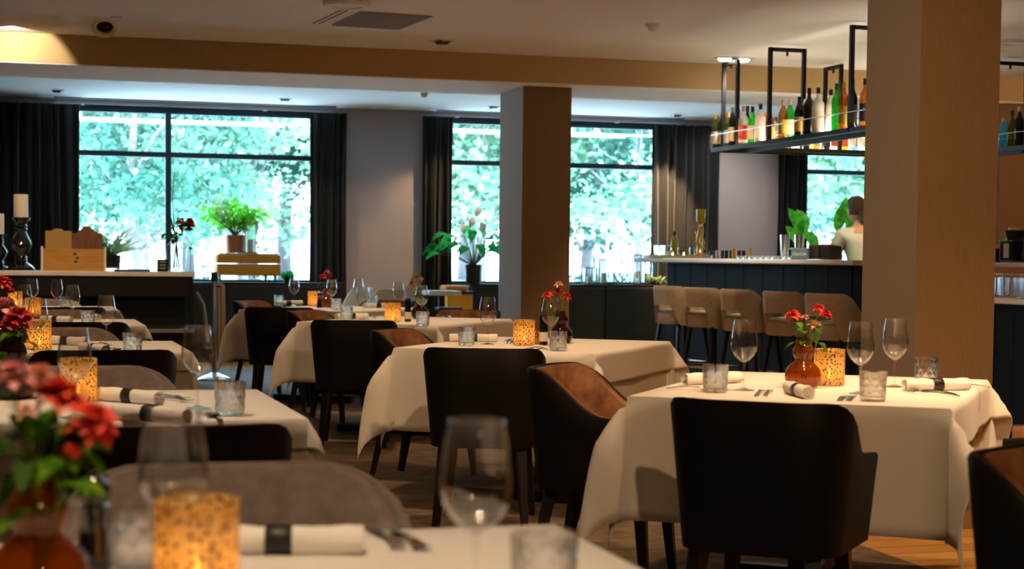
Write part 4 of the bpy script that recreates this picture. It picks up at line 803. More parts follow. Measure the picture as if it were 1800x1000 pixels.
place(bottle_kit('oil_glass', 'cap_black', None, .25, .034, .014, .62), 'oil_bottle', 'yellow-green oil bottle with black neck on the golden tray', 'bottle', ontray(1185, 6.06), 0)
rg = MB(); rg.tube([(0, .055 * math.cos(a), .06 + .055 * math.sin(a)) for a in [PI * k / 12 for k in range(13)]], .006, 8, True); rg.box((-.02, -.062, 0), (.02, -.048, .065)).box((-.02, .048, 0), (.02, .062, .065)); tag(ob('napkin_ring', rg.mesh('napkin_ring', 'chrome'), None, ontray(1176, 5.98)), 'small arched silver holder before the oil bottle', 'holder')
# golden monkey-like figurine with a glass cup on its head
fg = ob('figurine', None, None, ontray(1230, 6.05)); tag(fg, 'golden climbing figurine holding up a glass candle cup', 'figurine')
fm = MB(); fm.lathe([(0, 0), (.06, 0), (.055, .03), (.03, .045), (0, .05)], 20)
fm.tube([(0, .0, .03), (.01, .03, .09), (0, .02, .15), (-.01, -.01, .20), (0, -.02, .26), (0, -.01, .32)], [.032, .03, .028, .03, .024, .014], 12)
fm.ball((0, .05, .235), .026, .028, .028).ball((0, .072, .228), .012, .014, .011).ball((.02, .05, .245), .009).ball((-.02, .05, .245), .009)
fm.tube([(0, .01, .20), (.03, .05, .23), (.02, .01, .30)], [.012, .010, .008], 8); fm.tube([(0, .01, .18), (-.03, .04, .14), (-.01, .03, .09)], [.012, .010, .008], 8); fm.tube([(0, -.02, .10), (.02, -.06, .08), (.01, -.08, .14), (0, -.06, .19)], [.009, .008, .006, .004], 8); fm.tube([(0, .03, .09), (.03, .06, .06), (.01, .03, .03)], [.016, .013, .012], 8); fm.lathe([(0, 0), (.03, .005), (.045, .02), (0, .02)], 20, (0, -.01, .315))
ob('body', fm.mesh('body', 'brass'), fg); ob('cup', MB().lathe([(0, 0), (.038, 0), (.044, .11), (.041, .11), (.035, .006), (0, .006)], 24, (0, -.01, .336)).mesh('cup', 'oil_glass'), fg, )['label'] = 'glass candle cup'
place({'root': MB().lathe([(0, 0), (.02, 0), (.03, .05), (.027, .05), (.018, .005), (0, .005)], 20).mesh('small_cup', 'clear_glass')}, 'small_cup', 'tiny pale cup beside the tray on the bar', 'cup', onbar(1238, 5.98), 0)
# wine bottles standing in the well behind the counter, only necks rising above it
XW = 6.98
well = bev(ob('bottle_well', MB().box((6.80, 15.3, .0), (7.14, 16.8, .86)).mesh('bottle_well', 'panel_dark', False)), .01); tag(well, 'dark under-counter unit behind the bar top', 'counter unit')
for k, (px, cap, nm) in enumerate(((1250, 'wine_plum', 'plum capped'), (1261, 'lab_cream', 'cream capped'), (1270, 'wine_red', 'red capped'), (1277, 'cap_black', 'black capped'), (1285, 'wine_red', 'dark red capped'), (1290, 'cap_yellow', 'gold corked'), (1299, 'wine_red', 'wine-red capped'), (1307, 'wine_plum', 'near-black capped'), (1319, 'cap_yellow', 'gold topped black'))):
    q = PXP(px, 445, XW); sp_ = ('bottle_black', cap, None, .43 if k not in (5, 8) else .455, .04, .019, .55); mk = bottle_kit(*sp_); mk['parts'][1] = ('cap', MB().lathe([(0, .31), (.0205, .31), (.0205, sp_[3]), (0, sp_[3])], 14).mesh('cap', cap))
    place(mk, 'wine_bottle', nm + ' wine bottle, its neck rising behind the bar top', 'bottle', (q.x, q.y, .862), 0, 'wine bottles behind the bar')
for k in range(10):
    q = PXP(1300 + k * 10, 452, 6.38); place({'root': MB().lathe([(0, 0), (.03, 0), (.034, .012), (.02, .03), (0, .032)], 16).mesh('upturned_glass', 'crystal')}, 'upturned_glass', 'small upturned glass in the row along the bar top', 'glass', (q.x, q.y, ZB), 0, 'upturned glasses on the bar')
for px, h, lb in ((1379, .215, 'tall metal shaker standing left in front of the blue caddy'), (1404, .215, 'metal shaker behind the blue caddy, before the curtain')):
    q = PXP(px, 452, 6.5); place({'root': MB().lathe([(0, 0), (.030, 0), (.042, h), (.039, h), (.028, .006), (0, .006)], 24).mesh('shaker', 'chrome')}, 'shaker', lb.replace('standing left in front of', 'standing beside'), 'shaker', (q.x, q.y, ZB), 0, 'metal shakers')
q = PXP(1410, 452, 6.2); cq = ob('bar_caddy', None, None, (q.x, q.y, ZB), R(-58)); tag(cq, 'blue-grey bar caddy with white script lettering', 'caddy')
bev(ob('box', MB().box((-.08, -.05, 0), (.08, .05, .095)).mesh('box', 'blue_grey', False), cq), .01); ob('handle', MB().tube([(-.08, -.03, .09), (-.12, -.03, .085), (-.125, -.03, .02)], .006, 8).mesh('handle', 'steel'), cq)
fc = bpy.data.curves.new('script_lettering', 'FONT'); fc.body = 'Coca-Cola'; fc.size = .036; fc.shear = .35; fc.extrude = .0006; fc.align_x = 'CENTER'; fc.space_character = .82
to = bpy.data.objects.new('tmp', fc); C.objects.link(to); bpy.context.view_layer.update(); me = bpy.data.meshes.new_from_object(to.evaluated_get(bpy.context.evaluated_depsgraph_get())); bpy.data.objects.remove(to); me.materials.clear(); me.materials.append(MAT['plastic_white'])
lt = ob('lettering', me, cq, (0, -.0512, .034), 0, (PI / 2, 0, 0))
q = PXP(1451, 452, 6.35); cr_ = ob('cash_register', None, None, (q.x, q.y, ZB), R(-62)); tag(cr_, 'dark payment terminal and printer on the bar, before the person', 'register')
bev(ob('printer', MB().box((-.12, -.08, 0), (-.01, .08, .125)).mesh('printer', 'panel_dark', False), cr_), .012); pm = MB(); pm.add([(0, -.09, 0), (.11, -.09, 0), (.11, .09, 0), (0, .09, 0), (0, -.07, .13), (.08, -.07, .125), (.10, .09, .11), (0, .09, .13)], [(0, 3, 2, 1), (4, 5, 6, 7), (0, 1, 5, 4), (1, 2, 6, 5), (2, 3, 7, 6), (3, 0, 4, 7)]); bev(ob('terminal', pm.mesh('terminal', 'leg_black', False), cr_), .012)
# service counter goods
def onsv(px, y, X, z): v = PXP(px, y, X); return (v.x, v.y, z)
K_JG = {'parts': [('body', MB().lathe([(0, 0), (.035, 0), (.038, .01), (.038, .13), (.035, .13), (.034, .008), (0, .008)], 18).mesh('body', 'crystal', ang=20)), ('handle', MB().tube([(.037, 0, .11), (.07, 0, .10), (.07, 0, .04), (.037, 0, .03)], .006, 6).mesh('handle', 'clear_glass'))]}
for k, px in enumerate((1752, 1764, 1776, 1789, 1797)): place(K_JG, 'glass_mug', 'clear glass mug crowded on the lower service counter', 'mug', onsv(px, 505, XB + .26 + .09 * (k % 2), .969), k, 'glass mugs on the service counter')
wr = MB()
for a in range(5): wr.tube([(-.13 + .065 * a, -.15, .0), (-.13 + .065 * a, -.15, .15), (-.13 + .065 * a, .15, .15), (-.13 + .065 * a, .15, 0)], .006, 6)
for yy in (-.15, .15): wr.tube([(-.13, yy, .15), (.13, yy, .15)], .006, 6).tube([(-.13, yy, .006), (.13, yy, .006)], .006, 6)
tag(ob('wire_rack', wr.mesh('wire_rack', 'plastic_white'), None, onsv(1772, 500, XB + .30, .969)), 'white wire rack over the glass mugs', 'rack')
tw = MB().grid(lambda u, v: (-.12 + .24 * u, -.5 + v, .004 + .012 * abs(math.sin(v * 26)) * (1 - .3 * u)), 6, 60); o = ob('towel', tw.mesh('towel', 'linen')); o.location = (XB + .10, 9.0, .968); solid(o, .004); tag(o, 'pleated pale towel along the service counter edge', 'towel')
cm = ob('coffee_grinder', None, None, onsv(1783, 450, XB + .62, 1.201)); tag(cm, 'black coffee grinder on the raised shelf past the wide column', 'appliance'); bev(ob('body', MB().box((-.07, -.09, 0), (.07, .09, .16)).mesh('body', 'gloss_black', False), cm), .015); ob('hopper', MB().lathe([(0, .16), (.055, .16), (.075, .22), (.07, .225), (0, .225)], 20).mesh('hopper', 'leg_black'), cm); ob('lid', MB().lathe([(0, .225), (.045, .225), (.045, .245), (0, .246)], 20).mesh('lid', 'cream'), cm); ob('front_plate', MB().box((-.075, -.045, .03), (-.07, .02, .13)).mesh('front_plate', 'copper', False), cm)
jr = ob('jar', None, None, onsv(1757, 455, XB + .72, 1.201)); tag(jr, 'black jar with yellow lid beside the wide column', 'jar'); ob('body', MB().lathe([(0, 0), (.045, 0), (.045, .10), (0, .10)], 20).mesh('body', 'gloss_black'), jr); ob('lid', MB().lathe([(0, .10), (.046, .10), (.046, .125), (0, .126)], 20).mesh('lid', 'yellow'), jr)
bb = MB(); bb.lathe([(0, 0), (.05, 0), (.06, .05), (.05, .12), (.06, .17), (0, .18)], 18); tag(ob('pot', bb.mesh('pot', 'pot_dark'), None, onsv(1799, 450, XB + .66, 1.201)), 'dark rounded pot at the picture edge on the raised shelf', 'pot')
# ------------------------------------------------------------------ person behind the bar
def skinned(name, verts, edges, radii, mat, parent=None, sub=2, root=0):
    me = bpy.data.meshes.new(name); me.from_pydata([Vector(v) for v in verts], edges, []); o = bpy.data.objects.new(name, me); C.objects.link(o)
    s = o.modifiers.new('skin', 'SKIN'); s.use_smooth_shade = True; o.modifiers.new('sub', 'SUBSURF').levels = sub
    for i, d in enumerate(me.skin_vertices[0].data): r = radii[i]; d.radius = r if isinstance(r, tuple) else (r, r); d.use_root = i == root
    bpy.context.view_layer.update(); m2 = bpy.data.meshes.new_from_object(o.evaluated_get(bpy.context.evaluated_depsgraph_get())); bpy.data.objects.remove(o); m2.name = name
    m2.materials.clear(); m2.materials.append(MAT[mat]); m2.polygons.foreach_set('use_smooth', [True] * len(m2.polygons)); return ob(name, m2, parent)
pp = PD(1524, 420, 14.7); pr = ob('person', None, None, (pp.x, pp.y, 0), YAW * -1 + R(12)); tag(pr, 'person in pale shirt with tied brown hair, seen from behind, bending behind the bar', 'person')
# local frame: faces +Y, leaning forward; x to the person's right
V = [(0, 0, .95), (0, .02, 1.12), (0, .07, 1.30), (0, .11, 1.42), (0, .15, 1.50),           # pelvis..neck base
     (.10, 0, .90), (.11, .03, .50), (.11, -.01, .09), (.11, .10, .035), (-.10, 0, .90), (-.11, .03, .50), (-.11, -.01, .09), (-.11, .10, .035),
     (.19, .10, 1.41), (.235, .20, 1.17), (.20, .42, 1.09), (.19, .50, 1.08), (-.19, .10, 1.41), (-.26, .20, 1.17), (-.25, .42, 1.09), (-.25, .50, 1.08), (0, .19, 1.565)]
E = [(0, 1), (1, 2), (2, 3), (3, 4), (0, 5), (5, 6), (6, 7), (7, 8), (0, 9), (9, 10), (10, 11), (11, 12), (3, 13), (13, 14), (14, 15), (15, 16), (3, 17), (17, 18), (18, 19), (19, 20), (4, 21)]
RD = [(.15, .11), (.13, .10), (.15, .105), (.13, .09), .055, .085, .058, .038, .035, .085, .058, .038, .035, .058, .045, .03, (.035, .018), .058, .045, .03, (.035, .018), .05]
body = skinned('body', V, E, RD, 'skin', pr)
hd = MB().ball((0, .235, 1.635), .074, .092, .112, 24, 16)
hd.v = [(x * (1 - .25 * max(0, (1.62 - z) / .11)), y + (.012 if abs(x) < .02 and 1.60 < z < 1.66 and y > .3 else 0), z) for x, y, z in hd.v]
hd.ball((0, .330, 1.625), .012, .018, .022).ball((0, .322, 1.585), .022, .008, .006); hd.ball((.076, .225, 1.63), .010, .020, .030).ball((-.076, .225, 1.63), .010, .020, .030); hd.ball((.028, .312, 1.645), .011, .008, .007).ball((-.028, .312, 1.645), .011, .008, .007)
for sx in (1, -1):                                                        # hands: palm, four fingers, thumb
    bx_, by_, bz_ = (.19 if sx > 0 else -.25), .50, 1.08
    for k, (dx, L_) in enumerate(((-.027, .062), (-.009, .072), (.009, .068), (.027, .052))): hd.tube([(bx_ + dx * .8, by_ + .01, bz_), (bx_ + dx, by_ + .045, bz_ - .004), (bx_ + dx, by_ + .045 + L_ * .5, bz_ - .016), (bx_ + dx, by_ + .035 + L_ * .75, bz_ - .04)], [.010, .0095, .009, .007], 8)
    hd.tube([(bx_ - sx * .02, by_ - .01, bz_), (bx_ - sx * .045, by_ + .015, bz_ - .01), (bx_ - sx * .05, by_ + .045, bz_ - .025)], [.012, .010, .008], 8)
bm_v = [v.co.copy() for v in body.data.vertices]; nb = len(bm_v); allv = [tuple(v) for v in bm_v] + hd.v; allf = [tuple(p.vertices) for p in body.data.polygons] + [tuple(nb + i for i in f) for f in hd.f]
m3 = bpy.data.meshes.new('body'); m3.from_pydata(allv, [], allf); m3.materials.append(MAT['skin']); m3.polygons.foreach_set('use_smooth', [True] * len(m3.polygons)); body.data = m3
skinned('shirt', [V[0], V[1], V[2], V[3], (0, .135, 1.465), V[13], V[14], (.205, .40, 1.095), V[17], V[18], (-.25, .40, 1.095)], [(0, 1), (1, 2), (2, 3), (3, 4), (3, 5), (5, 6), (6, 7), (3, 8), (8, 9), (9, 10)], [(.175, .135), (.155, .125), (.17, .125), (.15, .108), .07, .074, .06, .042, .074, .06, .042], 'shirt', pr)
skinned('trousers', [(0, 0, .97), V[5], V[6], (.11, -.005, .12), V[9], V[10], (-.11, -.005, .12)], [(0, 1), (1, 2), (2, 3), (0, 4), (4, 5), (5, 6)], [(.165, .125), .10, .072, .055, .10, .072, .055], 'trousers', pr)
for sx in (1, -1): bev(ob('shoe', MB().box((sx * .11 - .045, -.06, 0), (sx * .11 + .045, .19, .07)).mesh('shoe', 'leg_black', False), pr), .025, 3)
hm = MB().grid(lambda u, v: (.083 * math.cos(u * 2 * PI) * math.sin(PI * (.02 + .62 * v)), .225 + .10 * math.sin(u * 2 * PI) * math.sin(PI * (.02 + .62 * v)) * (1 if math.sin(u * 2 * PI) < 0 else .86), 1.648 + .118 * math.cos(PI * (.02 + .62 * v * (1 if math.sin(u * 2 * PI) < .15 else .62)))), 28, 14, True)
hm.tube([(0, .14, 1.62), (.0, .105, 1.61), (.01, .085, 1.56), (.015, .09, 1.48), (.02, .085, 1.40)], [.024, .036, .036, .028, .010], 12); ob('hair', hm.mesh('hair', 'hair'), pr)
# ------------------------------------------------------------------ host counter and its things
HZ = 1.03; q0 = PZ(343, 478, HZ); HY = q0.y; HX = q0.x
hc = ob('host_counter', None, None, (HX, HY, 0)); tag(hc, 'dark host counter with pale top edge, below the candlesticks', 'counter'); LW = 5.2
bev(ob('countertop', MB().box((-LW, 0, .985), (0, .62, HZ)).mesh('countertop', 'marble', False), hc), .006)
ob('fascia', MB().box((-LW, .03, .80), (-.02, .06, .985)).mesh('fascia', 'leg_black', False), hc); ob('back_panel', MB().box((-LW, .32, .08), (-.06, .36, .985)).mesh('back_panel', 'panel_dark', False), hc)
bev(ob('foot_shelf', MB().box((-LW, .02, .455), (-.0, .32, .495)).mesh('foot_shelf', 'steel', False), hc), .006); ob('plinth', MB().box((-LW, .10, 0), (-.03, .36, .08)).mesh('plinth', 'leg_black', False), hc); ob('lower_panel', MB().box((-LW, .10, .08), (-.03, .14, .455)).mesh('lower_panel', 'panel_dark', False), hc)
ob('end_post', MB().box((-.06, .02, .495), (-.015, .07, .985)).mesh('end_post', 'black_metal', False), hc)
def onhc(x, d=.3): q = PYP(x, 470, HY + d); return Vector((q.x, q.y, HZ))
K_CS = {'root': MB().lathe([(0, 0), (.125, 0), (.125, .02), (.10, .045), (.07, .065), (.052, .08), (.060, .092), (.050, .105), (.060, .118), (.048, .13), (.055, .145), (.085, .19), (.098, .235), (.088, .275), (.06, .325), (.048, .355), (.062, .375), (.048, .39), (.060, .405), (.048, .42), (.058, .44), (.085, .465), (.088, .48), (.06, .482), (0, .482)], 32).mesh('candlestick', 'gloss_black', ang=25)}
K_PC = {'parts': [('wax', MB().lathe([(0, 0), (.066, 0), (.066, .205), (.062, .212), (.03, .206), (0, .206)], 28).mesh('wax', 'wax')), ('wick', MB().tube([(0, 0, .205), (.002, 0, .222)], .0025, 6).mesh('wick', 'twig'))]}
c_ = onhc(37); place(K_CS, 'candlestick', 'tall glossy black turned candlestick beside the pine crate', 'candlestick', c_, 0, 'black candlesticks', (1, 1, 1.02)); place(K_PC, 'pillar_candle', 'ivory pillar candle on the tall black candlestick', 'candle', c_ + Vector((0, 0, .4925)), 0, 'pillar candles')
c_ = onhc(-3, .36); place(K_CS, 'candlestick', 'shorter black turned candlestick cut by the picture edge', 'candlestick', c_, 0, 'black candlesticks', (.9, .9, .69)); place(K_PC, 'pillar_candle', 'ivory pillar candle on the shorter candlestick at the picture edge', 'candle', c_ + Vector((0, 0, .334)), 0, 'pillar candles', (.8, .8, .9))
a, b = onhc(76, .12), onhc(183, .12); w = b.x - a.x; crate = ob('crate', None, None, (a.x, a.y, HZ)); tag(crate, 'pine crate holding two menu boards on the host counter', 'crate')
bev(ob('front_board', MB().box((0, 0, 0), (w, .02, .205)).mesh('front_board', 'pine', False), crate), .004); kn = MB()
for x, z in ((.52, .155), (.56, .12), (.53, .085)): kn.ball((w * x, -.0002, z), .016, .0012, .011)
ob('knots', kn.mesh('knots', 'twig'), crate); ob('rear_board', MB().box((0, .24, 0), (w, .26, .205)).mesh('rear_board', 'pine', False), crate); ob('bottom_board', MB().box((0, .02, 0), (w, .24, .015)).mesh('bottom_board', 'pine', False), crate)
for x in (-.02, w): bev(ob('end_board', MB().box((x, 0, 0), (x + .02, .26, .225)).mesh('end_board', 'paper_white', False), crate), .003)
def board(x0, x1, h, dome, mat, label, dy):
    w_ = x1 - x0; pts = [(0, 0), (w_, 0), (w_, h)] + [(w_ * (1 - t), h + dome * math.sin(PI * t) ** 3) for t in [k / 14 for k in range(1, 14)]] + [(0, h)]; mb = MB(); n = len(pts)
    mb.add([(x, 0, z) for x, z in pts] + [(x, .012, z) for x, z in pts], [tuple(range(n)), tuple(range(2 * n - 1, n - 1, -1))] + [(i, i + n, (i + 1) % n + n, (i + 1) % n) for i in range(n)])
    o = bev(ob('menu_board', mb.mesh('menu_board', mat, False), None, (a.x + x0, a.y + dy, HZ + .016), 0, (R(-4), 0, 0)), .003); tag(o, label, 'menu board', 'menu boards in the crate')
for k in range(2): board(.02, w * .475, .355, .0, 'gold_board', 'golden menu board standing in front in the pine crate' if k == 0 else 'second golden menu board close behind the front one in the crate', .06 + .03 * k)
for k in range(3): board(w * .48, w * .98 - .01 * k, .335, .07, 'walnut', ['brown menu board with a domed top, front of its three', 'middle one of three domed brown menu boards', 'rear one of three domed brown menu boards'][k], .055 + .028 * k)
cl = MB().lathe([(0, -.02), (.05, -.018), (.055, 0), (.05, .018), (0, .02)], 16, axis='y'); o = ob('clip', cl.mesh('clip', 'brass'), None, (a.x + w * .24, a.y + .105, HZ + .37), 0, None, (.9, .4, .4)); tag(o, 'brass clip on top of the golden menu boards', 'clip')
q = onhc(232, .12); tr2 = ob('tray', MB().box((-.16, -.12, 0), (.16, .12, .018)).mesh('tray', 'black_metal', False), None, q); bev(tr2, .006); tag(tr2, 'flat dark tray between crate and black stand on the host counter', 'tray')
q = onhc(285, .2); cs = ob('card_stand', None, None, q); tag(cs, 'small black stand with slots beside the branch vase', 'stand'); bev(ob('body', MB().box((-.05, -.04, 0), (.05, .04, .115)).mesh('body', 'gloss_black', False), cs), .008); sm = MB()
for z in (.03, .06, .09): sm.box((-.03, -.043, z - .006), (.03, -.0395, z + .008))
ob('slots', sm.mesh('slots', 'steel', False), cs)
q = onhc(310, .2); bv = ob('glass_jug_vase', MB().lathe([(0, 0), (.09, 0), (.10, .02), (.10, .20), (.09, .25), (.055, .285), (.045, .31), (.05, .325), (.046, .325), (.04, .305), (.05, .28), (.085, .245), (.095, .2), (.095, .02), (0, .012)], 28).mesh('glass_jug_vase', 'clear_glass'), None, q); tag(bv, 'clear bottle-shaped glass vase with twigs on the host counter', 'vase')
wt = ob('water', MB().lathe([(0, .0125), (.092, .0205), (.093, .13), (0, .13)], 28).mesh('water', 'clear_glass'), bv)
def tw(pts, label, leaves=0, lm='leaf_dark', bl=None, g='twigs in the clear vase'):
    base = q + Vector((random.uniform(-.04, .04), random.uniform(-.03, .03), .03)); t = ob('twig', None, None, base); tag(t, label, 'twig', g); P3 = [Vector((0, 0, 0)), Vector((q.x, q.y, HZ + .31)) - base] + [PYP(x, y, q.y + d) - base for x, y, d in pts]
    ob('stalk', MB().tube(P3, [.005, .0045] + [.0045 - .003 * k / len(pts) for k in range(len(pts))], 6).mesh('stalk', 'twig'), t); rn = random.Random(len(pts) + leaves)
    for k in range(leaves): c = P3[2 + k % (len(P3) - 2)] * rn.uniform(.8, 1.0); a = rn.uniform(0, 6.28); ob('leaf', MB().leaf(c, (math.cos(a), math.sin(a), rn.uniform(-.6, .5)), (0, 0, 1), .11, .06, .3).mesh('leaf', lm), t)
    if bl:
        for k in range(bl): c = P3[-1] + Vector((rn.gauss(0, .05), rn.gauss(0, .03), rn.gauss(0, .035))); o = ob('bloom', BLOOM['petal_deep'], t, c, k); o.scale = (1.5,) * 3
tw([(306, 400, 0), (303, 340, .02), (308, 295, .02)], 'tallest bare twig rising along the window mullion'); tw([(303, 400, 0), (296, 365, 0), (276, 357, 0), (268, 378, .02)], 'twig arching down away from the window mullion'); tw([(302, 390, 0), (292, 340, .03), (285, 322, .03), (275, 345, .03)], 'thin hooked twig reaching over the window mullion')
tw([(311, 410, 0), (312, 385, 0), (314, 372, 0)], 'leafy twig standing upright in the clear vase', 9); tw([(302, 415, 0), (296, 405, 0)], 'leafy twig drooping over the vase side', 8, 'leaf_green'); tw([(318, 410, 0), (326, 396, 0)], 'branch with dark red blooms in the clear vase', 3, 'leaf_dark', 6)
q2 = onhc(335, .15); rd = ob('table_lamp', MB().lathe([(0, 0), (.035, 0), (.035, .006), (.004, .010), (.004, .21), (.02, .215), (.02, .235), (0, .236)], 14).mesh('table_lamp', 'steel'), None, q2); tag(rd, 'slender rod stand at the end of the host counter', 'stand')
# chrome barrier post with hanging strap
q = PZ(377, 668, 0); bp = ob('barrier_post', None, None, q); tag(bp, 'chrome barrier post with domed base beside the host counter', 'barrier post')
ob('base', MB().lathe([(0, 0), (.17, 0), (.172, .012), (.14, .035), (.06, .06), (.03, .075), (0, .08)], 32).mesh('base', 'chrome'), bp); ob('pole', MB().lathe([(.0, .07), (.026, .07), (.026, .94), (0, .94)], 20).mesh('pole', 'chrome'), bp); ob('head', MB().lathe([(0, .94), (.034, .94), (.036, .95), (.036, 1.02), (.030, 1.03), (0, 1.032)], 20).mesh('head', 'gloss_black'), bp)
sv = PD(387, 500, q.dot(_f0)); q4 = PD(345, 515, q.dot(_f0) + .25)
def strap(u, v):
    x = u; a = Vector((.03, 0, .93)); b = q4 - q; b.z = .90; p = a.lerp(b, x); p.z -= .55 * math.sin(PI * x) ** .8; return (p.x, p.y + .0, p.z + (v - .5) * .05)
st = MB().tube([(.035, 0, .92), (.075, .01, .90), (.085, .01, .6), (.08, .01, .3), (.055, .01, .24), (.05, .01, .35), (.045, .0, .88)], [.02, .022, .022, .022, .02, .018, .016], 10); ob('strap', st.mesh('strap', 'strap_leather'), bp)['label'] = 'looped tan barrier strap'
sr = tag(ob('barrier_rope', MB().tube([q4 + Vector((0, 0, 0)), q4.lerp(q, .35) + Vector((0, 0, .28 - .1)) * 1, Vector((q.x - .06, q.y, .36))], [.02, .024, .02], 10).mesh('barrier_rope', 'strap_leather')), 'tan rope hanging slack between host counter and chrome post', 'rope')
# ------------------------------------------------------------------ window side things
SY = 19.24; SZL = .889
def sill(x): v = PYP(x, 495, SY); return Vector((v.x, v.y, SZL))
a, b = sill(379), sill(490); w = b.x - a.x; mbn = ob('bench', None, None, ((a.x + b.x) / 2, SY, SZL)); tag(mbn, 'mustard padded bench with short legs on the ledge under the widest window', 'bench')
def pxh(px): return px * a.dot(_f0) / 3000
bev(ob('cushion', MB().box((-w / 2, -.15, .21), (w / 2, .15, .31)).mesh('cushion', 'mustard', False), mbn), .02, 3); bev(ob('base', MB().box((-w / 2, -.15, .075), (w / 2, .15, .205)).mesh('base', 'mustard', False), mbn), .015, 3); bev(ob('top_board', MB().box((-w / 2 + .03, -.14, .31), (w / 2 - .03, .14, .325)).mesh('top_board', 'cream', False), mbn), .006)
for sx in (-.45, .27, .42): ob('leg', MB().bar((w * sx, -.1, .078), (w * sx, -.1, 0), .03, .03, w2=.02, d2=.02).mesh('leg', 'leaf_deep', False), mbn)
def potplant(px, z, pot, label, kind, cat='potted plant', s=1.0, Y=SY, pot_r=.11, pot_h=.2):
    v = PYP(px, 440, Y); r = ob('potted_plant', None, None, (v.x, v.y, z), 0, None, s); tag(r, label, cat); rn = random.Random(int(px))
    ob('pot', MB().lathe([(0, 0), (pot_r * .9, 0), (pot_r, pot_h), (pot_r * .92, pot_h), (pot_r * .9, pot_h - .02), (0, pot_h - .02)], 28).mesh('pot', pot), r); ob('soil', MB().lathe([(0, pot_h - .019), (pot_r * .89, pot_h - .019), (0, pot_h - .01)], 20).mesh('soil', 'soil'), r)
    if kind == 'zz':
        for k in range(13):
            a = k * 2.4 + .3; lean = rn.uniform(.25, 1.0); L = rn.uniform(.34, .50); d = Vector((math.cos(a) * lean, math.sin(a) * lean * .5, 1)); mb = MB(); pts = [Vector((0, 0, pot_h - .02)) + d * L * t * (1 - .1 * t) + Vector((math.cos(a) * .12 * t * t * lean, 0, -.12 * t * t * lean)) for t in (0, .25, .5, .75, 1)]
            ob('stem', MB().tube(pts, [.008, .007, .006, .004, .002], 6).mesh('stem', 'stem'), r)
            for j in range(9):
                t = .25 + .75 * j / 8; i0 = min(3, int(t * 4)); p = pts[i0].lerp(pts[i0 + 1], t * 4 - i0); tn = (pts[i0 + 1] - pts[i0]).normalized(); sd = tn.cross(Vector((0, 1, 0))).normalized() * (1 if j % 2 else -1); mb.leaf(p, sd + tn * .7, (0, -1, .3), .105, .046, .1)
            ob('leaf_spray', mb.mesh('leaf_spray', 'leaf_bright' if k % 3 else 'leaf_pale'), r)
    if kind in ('lily', 'banana'):
        n = 26 if kind == 'lily' else 11
        for k in range(n):
            a = k * 2.4; up = rn.uniform(.3, 1.5); L = rn.uniform(.22, .50) if kind == 'lily' else rn.uniform(.25, .5); d = Vector((math.cos(a), math.sin(a) * .35, up)).normalized(); p = Vector((0, 0, pot_h - .02)) + d * L
            ob('stalk', MB().tube([(0, 0, pot_h - .02), d * L * .5 + Vector((0, 0, pot_h)), p], .005, 6).mesh('stalk', 'stem'), r)
            if kind == 'lily': ob('leaf', MB().leaf(p, (d.x, d.y, d.z * .1 - .2), (0, -.5, 1), rn.uniform(.15, .21), .115, .35).mesh('leaf', 'leaf_deep'), r)
            else: ob('leaf', MB().leaf(p, (d.x * .8, d.y * .6, .6 + up * .4), (-.2, -1, .25), rn.uniform(.26, .36), .14, .12).mesh('leaf', 'leaf_bright'), r)
        if kind == 'lily':
            for k, (x, y, z) in enumerate(((-.06, -.04, .66), (.10, -.05, .60), (.02, 0, .78), (-.12, 0, .58))): ob('flower', MB().leaf((x, y, z), (.3 * (-1) ** k, -.1, 1), (0, -1, .2), .13, .08, .1).tube([(0, 0, pot_h), (x, y, z)], .004, 5).mesh('flower', 'plastic_white'), r)
    if kind == 'grass':
        mb = MB()
        for k in range(150): a = rn.uniform(0, 6.28); e = rn.uniform(.3, 2.2); d = Vector((math.cos(a), math.sin(a), e)).normalized(); mb.leaf((0, 0, pot_h - .02), d, (math.sin(a), -math.cos(a), .1), rn.uniform(.2, .42), .014, .35, n=3)
        ob('foliage', mb.mesh('foliage', 'leaf_pale'), r)
    if kind == 'small':
        mb = MB()
        for k in range(40): a = rn.uniform(0, 6.28); d = Vector((math.cos(a), math.sin(a), rn.uniform(.2, 1.6))); mb.leaf((rn.gauss(0, .04), rn.gauss(0, .03), pot_h - .02), d, (0, 0, 1), rn.uniform(.08, .16), .04, .2, n=3)
        ob('foliage', mb.mesh('foliage', 'leaf_deep' if px < 800 else 'leaf_pale'), r)
    return r
bz = SZL + .326
potplant(413, bz, 'copper', 'leafy plant with feathered stems in a copper pot on the mustard bench', 'zz', pot_r=.115, pot_h=.20)
def lantern(px, z, Y, w, h, mat, label, name='lantern'):
    v = PYP(px, 450, Y); r = ob(name, None, None, (v.x, v.y, z)); tag(r, label, 'lantern', 'window lanterns'); mb = MB(); t = .012; h2 = w / 2
    for sx in (-1, 1):
        for sy in (-1, 1): mb.box((sx * h2 - t / 2, sy * h2 - t / 2, 0), (sx * h2 + t / 2, sy * h2 + t / 2, h))
    for zz in (0, h - t):
        for s_ in (-1, 1): mb.box((-h2 - t / 2, s_ * h2 - t / 2, zz), (h2 + t / 2, s_ * h2 + t / 2, zz + t)).box((s_ * h2 - t / 2, -h2, zz), (s_ * h2 + t / 2, h2, zz + t))
    mb.box((-h2, -h2, 0), (h2, h2, .006)); ob('frame', mb.mesh('frame', mat, False), r); gm = MB()
    for s_ in (-1, 1): gm.box((-h2, s_ * h2 - .001, t), (h2, s_ * h2 + .001, h - t)).box((s_ * h2 - .001, -h2, t), (s_ * h2 + .001, h2, h - t))
    ob('glass_panes', gm.mesh('glass_panes', 'clear_glass', False), r); cv = place(K_PC, 'pillar_candle', 'pale candle inside the ' + label, 'candle', (v.x, v.y, z + .0065), 0, 'pillar candles', (.5, .5, .6 * h / .3))
